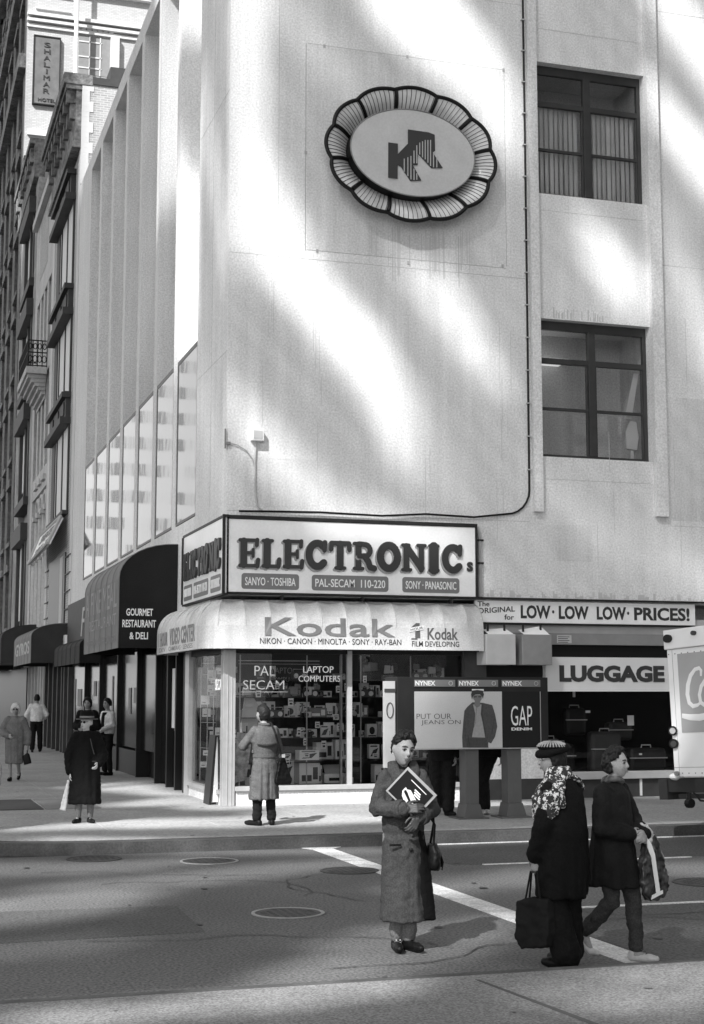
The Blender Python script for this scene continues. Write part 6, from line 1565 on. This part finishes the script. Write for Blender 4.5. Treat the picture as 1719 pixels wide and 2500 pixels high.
gsw([(-40, 2125), (220, 2120), (420, 2105)], [.55, .5, .35], .7, .65)
gsw([(180, 2175), (420, 2150), (680, 2120), (900, 2100)], [.5, .5, .45, .3], .8, .62)
gsw([(-60, 2235), (110, 2215), (280, 2180)], [.65, .65, .4], .7, 1.)
gsw([(-60, 2330), (150, 2310), (260, 2290)], [.3, .3, .2], .7, .35)
gsw([(860, 2370), (960, 2320), (1060, 2280), (1200, 2250)], [.35, .5, .5, .3], .6, .62)
gsw([(740, 2395), (820, 2370), (880, 2340)], [.25, .4, .25], .4, .95)
gsw([(-60, 2475), (250, 2455), (520, 2440), (850, 2430)], [.16, .12, .2, .45], .25, .95)
gsw([(150, 2545), (450, 2510), (700, 2490), (880, 2450)], [.25, .15, .25, .35], .3, .95)
gsw([(1550, 2490), (1700, 2440), (1800, 2430)], [.4, .5, .5], .7, .6)
gsw([(1050, 2170), (1400, 2130), (1750, 2120)], [.4, .55, .55], .8, .6)
gsw([(1550, 1955), (1750, 1955)], [.9, .9], .5, .8)
gsw([(1450, 2290), (1750, 2270)], [.2, .3], .6, .35)
gsw([(1250, 1960), (1500, 1955)], [.5, .8], .5, .6)
def field(F, x, z):
    v = 0
    for pts, wd, soft, lv in F:
        best = 0
        for i in range(len(pts)-1):
            d, t_q = seg(x, z, *pts[i], *pts[i+1])
            w_ = wd[i]+(wd[i+1]-wd[i])*t_q
            q = 1-sst(w_-soft*.5, w_+soft*.5, d)
            if q > best: best = q
        v = max(v, best*lv)
    return v
def avenue_pier(Y, z):       # soft sun on the corner pier and first bay
    v = .12
    if Y < 26.4: v = max(v, .75*(1-sst(.3, .9, abs((z-9.2)-(Y-23.8)*1.6))), .5*(1-sst(.3, .9, abs((z-5.4)-(Y-23.8)*.9))), .35*(1-sst(.4, 1.2, abs(z-13.5-(Y-23.8)*1.6))))
    elif Y < 29.5: v = max(.0, 1-sst(28.7, 29.5, Y))*(.25+.75*(1-sst(1.6, 2.8, abs(z-10.6))))
    else: v = 0
    return v
def sunlit(x, z):      # x,z on the mask plane Y=YN
    xw = x+(FY-YN)*DX; zw = z-(FY-YN)*DZ
    if zw >= .15 and xw >= LX:
        n = .10
        if zw < 2.75:
            e_ = sst(2.75, 2.5, zw)
            lo = 1. if xw < 9.2 else max(.25, 1-.75*sst(9.2, 10.0, xw))
            return max(n, e_*lo, field(SW, xw, zw))
        return max(n, field(SW, xw, zw))
    if xw < LX:
        # left of the corner: hits avenue face X=LX or ground
        Yl = FY+(LX-xw)/DX; zl = z-(Yl-YN)*DZ
        if zl > .15: return avenue_pier(Yl, zl) if zl > 2.6 else max(.35, avenue_pier(Yl, zl)) if Yl < 27.4 else 0
    Yg = z/DZ+YN; xg = x+(Yg-YN)*DX
    return field(GW, xg, Yg)**.62
sun_mask = MB(); C0 = .15; BAY = [0, 8, 2, 10, 12, 4, 14, 6, 3, 11, 1, 9, 15, 7, 13, 5]  # sun mask added out of view; only its open cells pass the sun
xs0, xs1, zs0, zs1 = -38.5, -14.0, 25.5, 69.0
nx, nz = int((xs1-xs0)/C0), int((zs1-zs0)/C0)
grid = [[0]*(nx) for _ in range(nz)]
for j in range(nz):
    z = zs0+(j+.5)*C0
    for i in range(nx):
        x = xs0+(i+.5)*C0
        xw = x+(FY-YN)*DX
        v = sunlit(x, z)
        grid[j][i] = 1 if v*16 <= BAY[(j % 4)*4+(i % 4)]+.5 else 0      # 1 = mask cell blocks the sun
for j in range(nz):      # merge runs into strips
    i = 0
    while i < nx:
        if grid[j][i]:
            k = i
            while k < nx and grid[j][k]: k += 1
            sun_mask.box(xs0+i*C0, YN-.02, zs0+j*C0, xs0+k*C0, YN+.02, zs0+(j+1)*C0); i = k
        else: i += 1
sun_mask.box(-130, YN-.02, 20, -51.5, YN+.02, 124); sun_mask.box(-51.499, YN-.02, 20, xs0, YN+.02, 92); sun_mask.box(-130, YN-.02, 124.001, -73.4, YN+.02, 210); sun_mask.box(xs0, YN-.02, 20, -6, YN+.02, zs0); sun_mask.box(xs0, YN-.02, zs1, -14, YN+.02, 80) if False else None  # solid slabs added to the mask to keep sun off the avenue faces
sf = thing('added_sun_mask', 'unseen sheet with cut openings, added behind the camera to shape the sun patches', 'blocker', (-30, YN, 0))
sun_mask.build('sun_mask_sheet', M['grey'], sf)  # added sheet, its openings shaped to throw the sun patches
b = MB()
for x in (-66, -52, -38.6, -6.2): b.box(x-.12, YN-1.2, 0, x+.12, YN-.9, 80)
b.box(-66, YN-1.2, 19.8, -6, YN-.9, 20); b.build('sun_mask_pole', M['alu'], sf)  # posts and rail added to carry the unseen sun mask
print('net boxes', len(sun_mask.f)//6)

# ================================================================= SKY, SUN, CAMERA
wd_ = bpy.data.worlds.new('World'); SC.world = wd_; wd_.use_nodes = True
nt = wd_.node_tree; bg = nt.nodes['Background']
sky = nt.nodes.new('ShaderNodeTexSky'); sky.sky_type = 'NISHITA'; sky.sun_disc = False
sky.sun_elevation = R(SUN_EL)
sx, sy = -SUN_AZ[0], -SUN_AZ[1]
sky.sun_rotation = math.atan2(sx, sy)
bw = nt.nodes.new('ShaderNodeRGBToBW'); nt.links.new(sky.outputs[0], bw.inputs[0]); nt.links.new(bw.outputs[0], bg.inputs[0])
bg.inputs['Strength'].default_value = .15
sl = bpy.data.lights.new('sun', 'SUN'); sl.energy = 4.2; sl.angle = R(.55); sl.color = (1, 1, 1)
so = bpy.data.objects.new('sun', sl); COL.objects.link(so)
dv = Vector((SUN_AZ[0]*math.cos(R(SUN_EL)), SUN_AZ[1]*math.cos(R(SUN_EL)), -math.sin(R(SUN_EL))))
so.rotation_euler = dv.to_track_quat('-Z', 'Y').to_euler(); so.location = (-20, -20, 60)
cam = bpy.data.cameras.new('camera'); co = bpy.data.objects.new('camera', cam); COL.objects.link(co)
cam.sensor_fit = 'VERTICAL'; cam.sensor_height = 36; cam.lens = CF/2500*36; cam.clip_end = 2000; cam.clip_start = .1
co.location = (0, 0, CH); co.rotation_euler = (math.pi/2+PITCH, 0, -HEAD)
SC.camera = co
SC.view_settings.view_transform = 'Standard'; SC.view_settings.look = 'None'; SC.view_settings.exposure = 1.05; SC.view_settings.gamma = 1
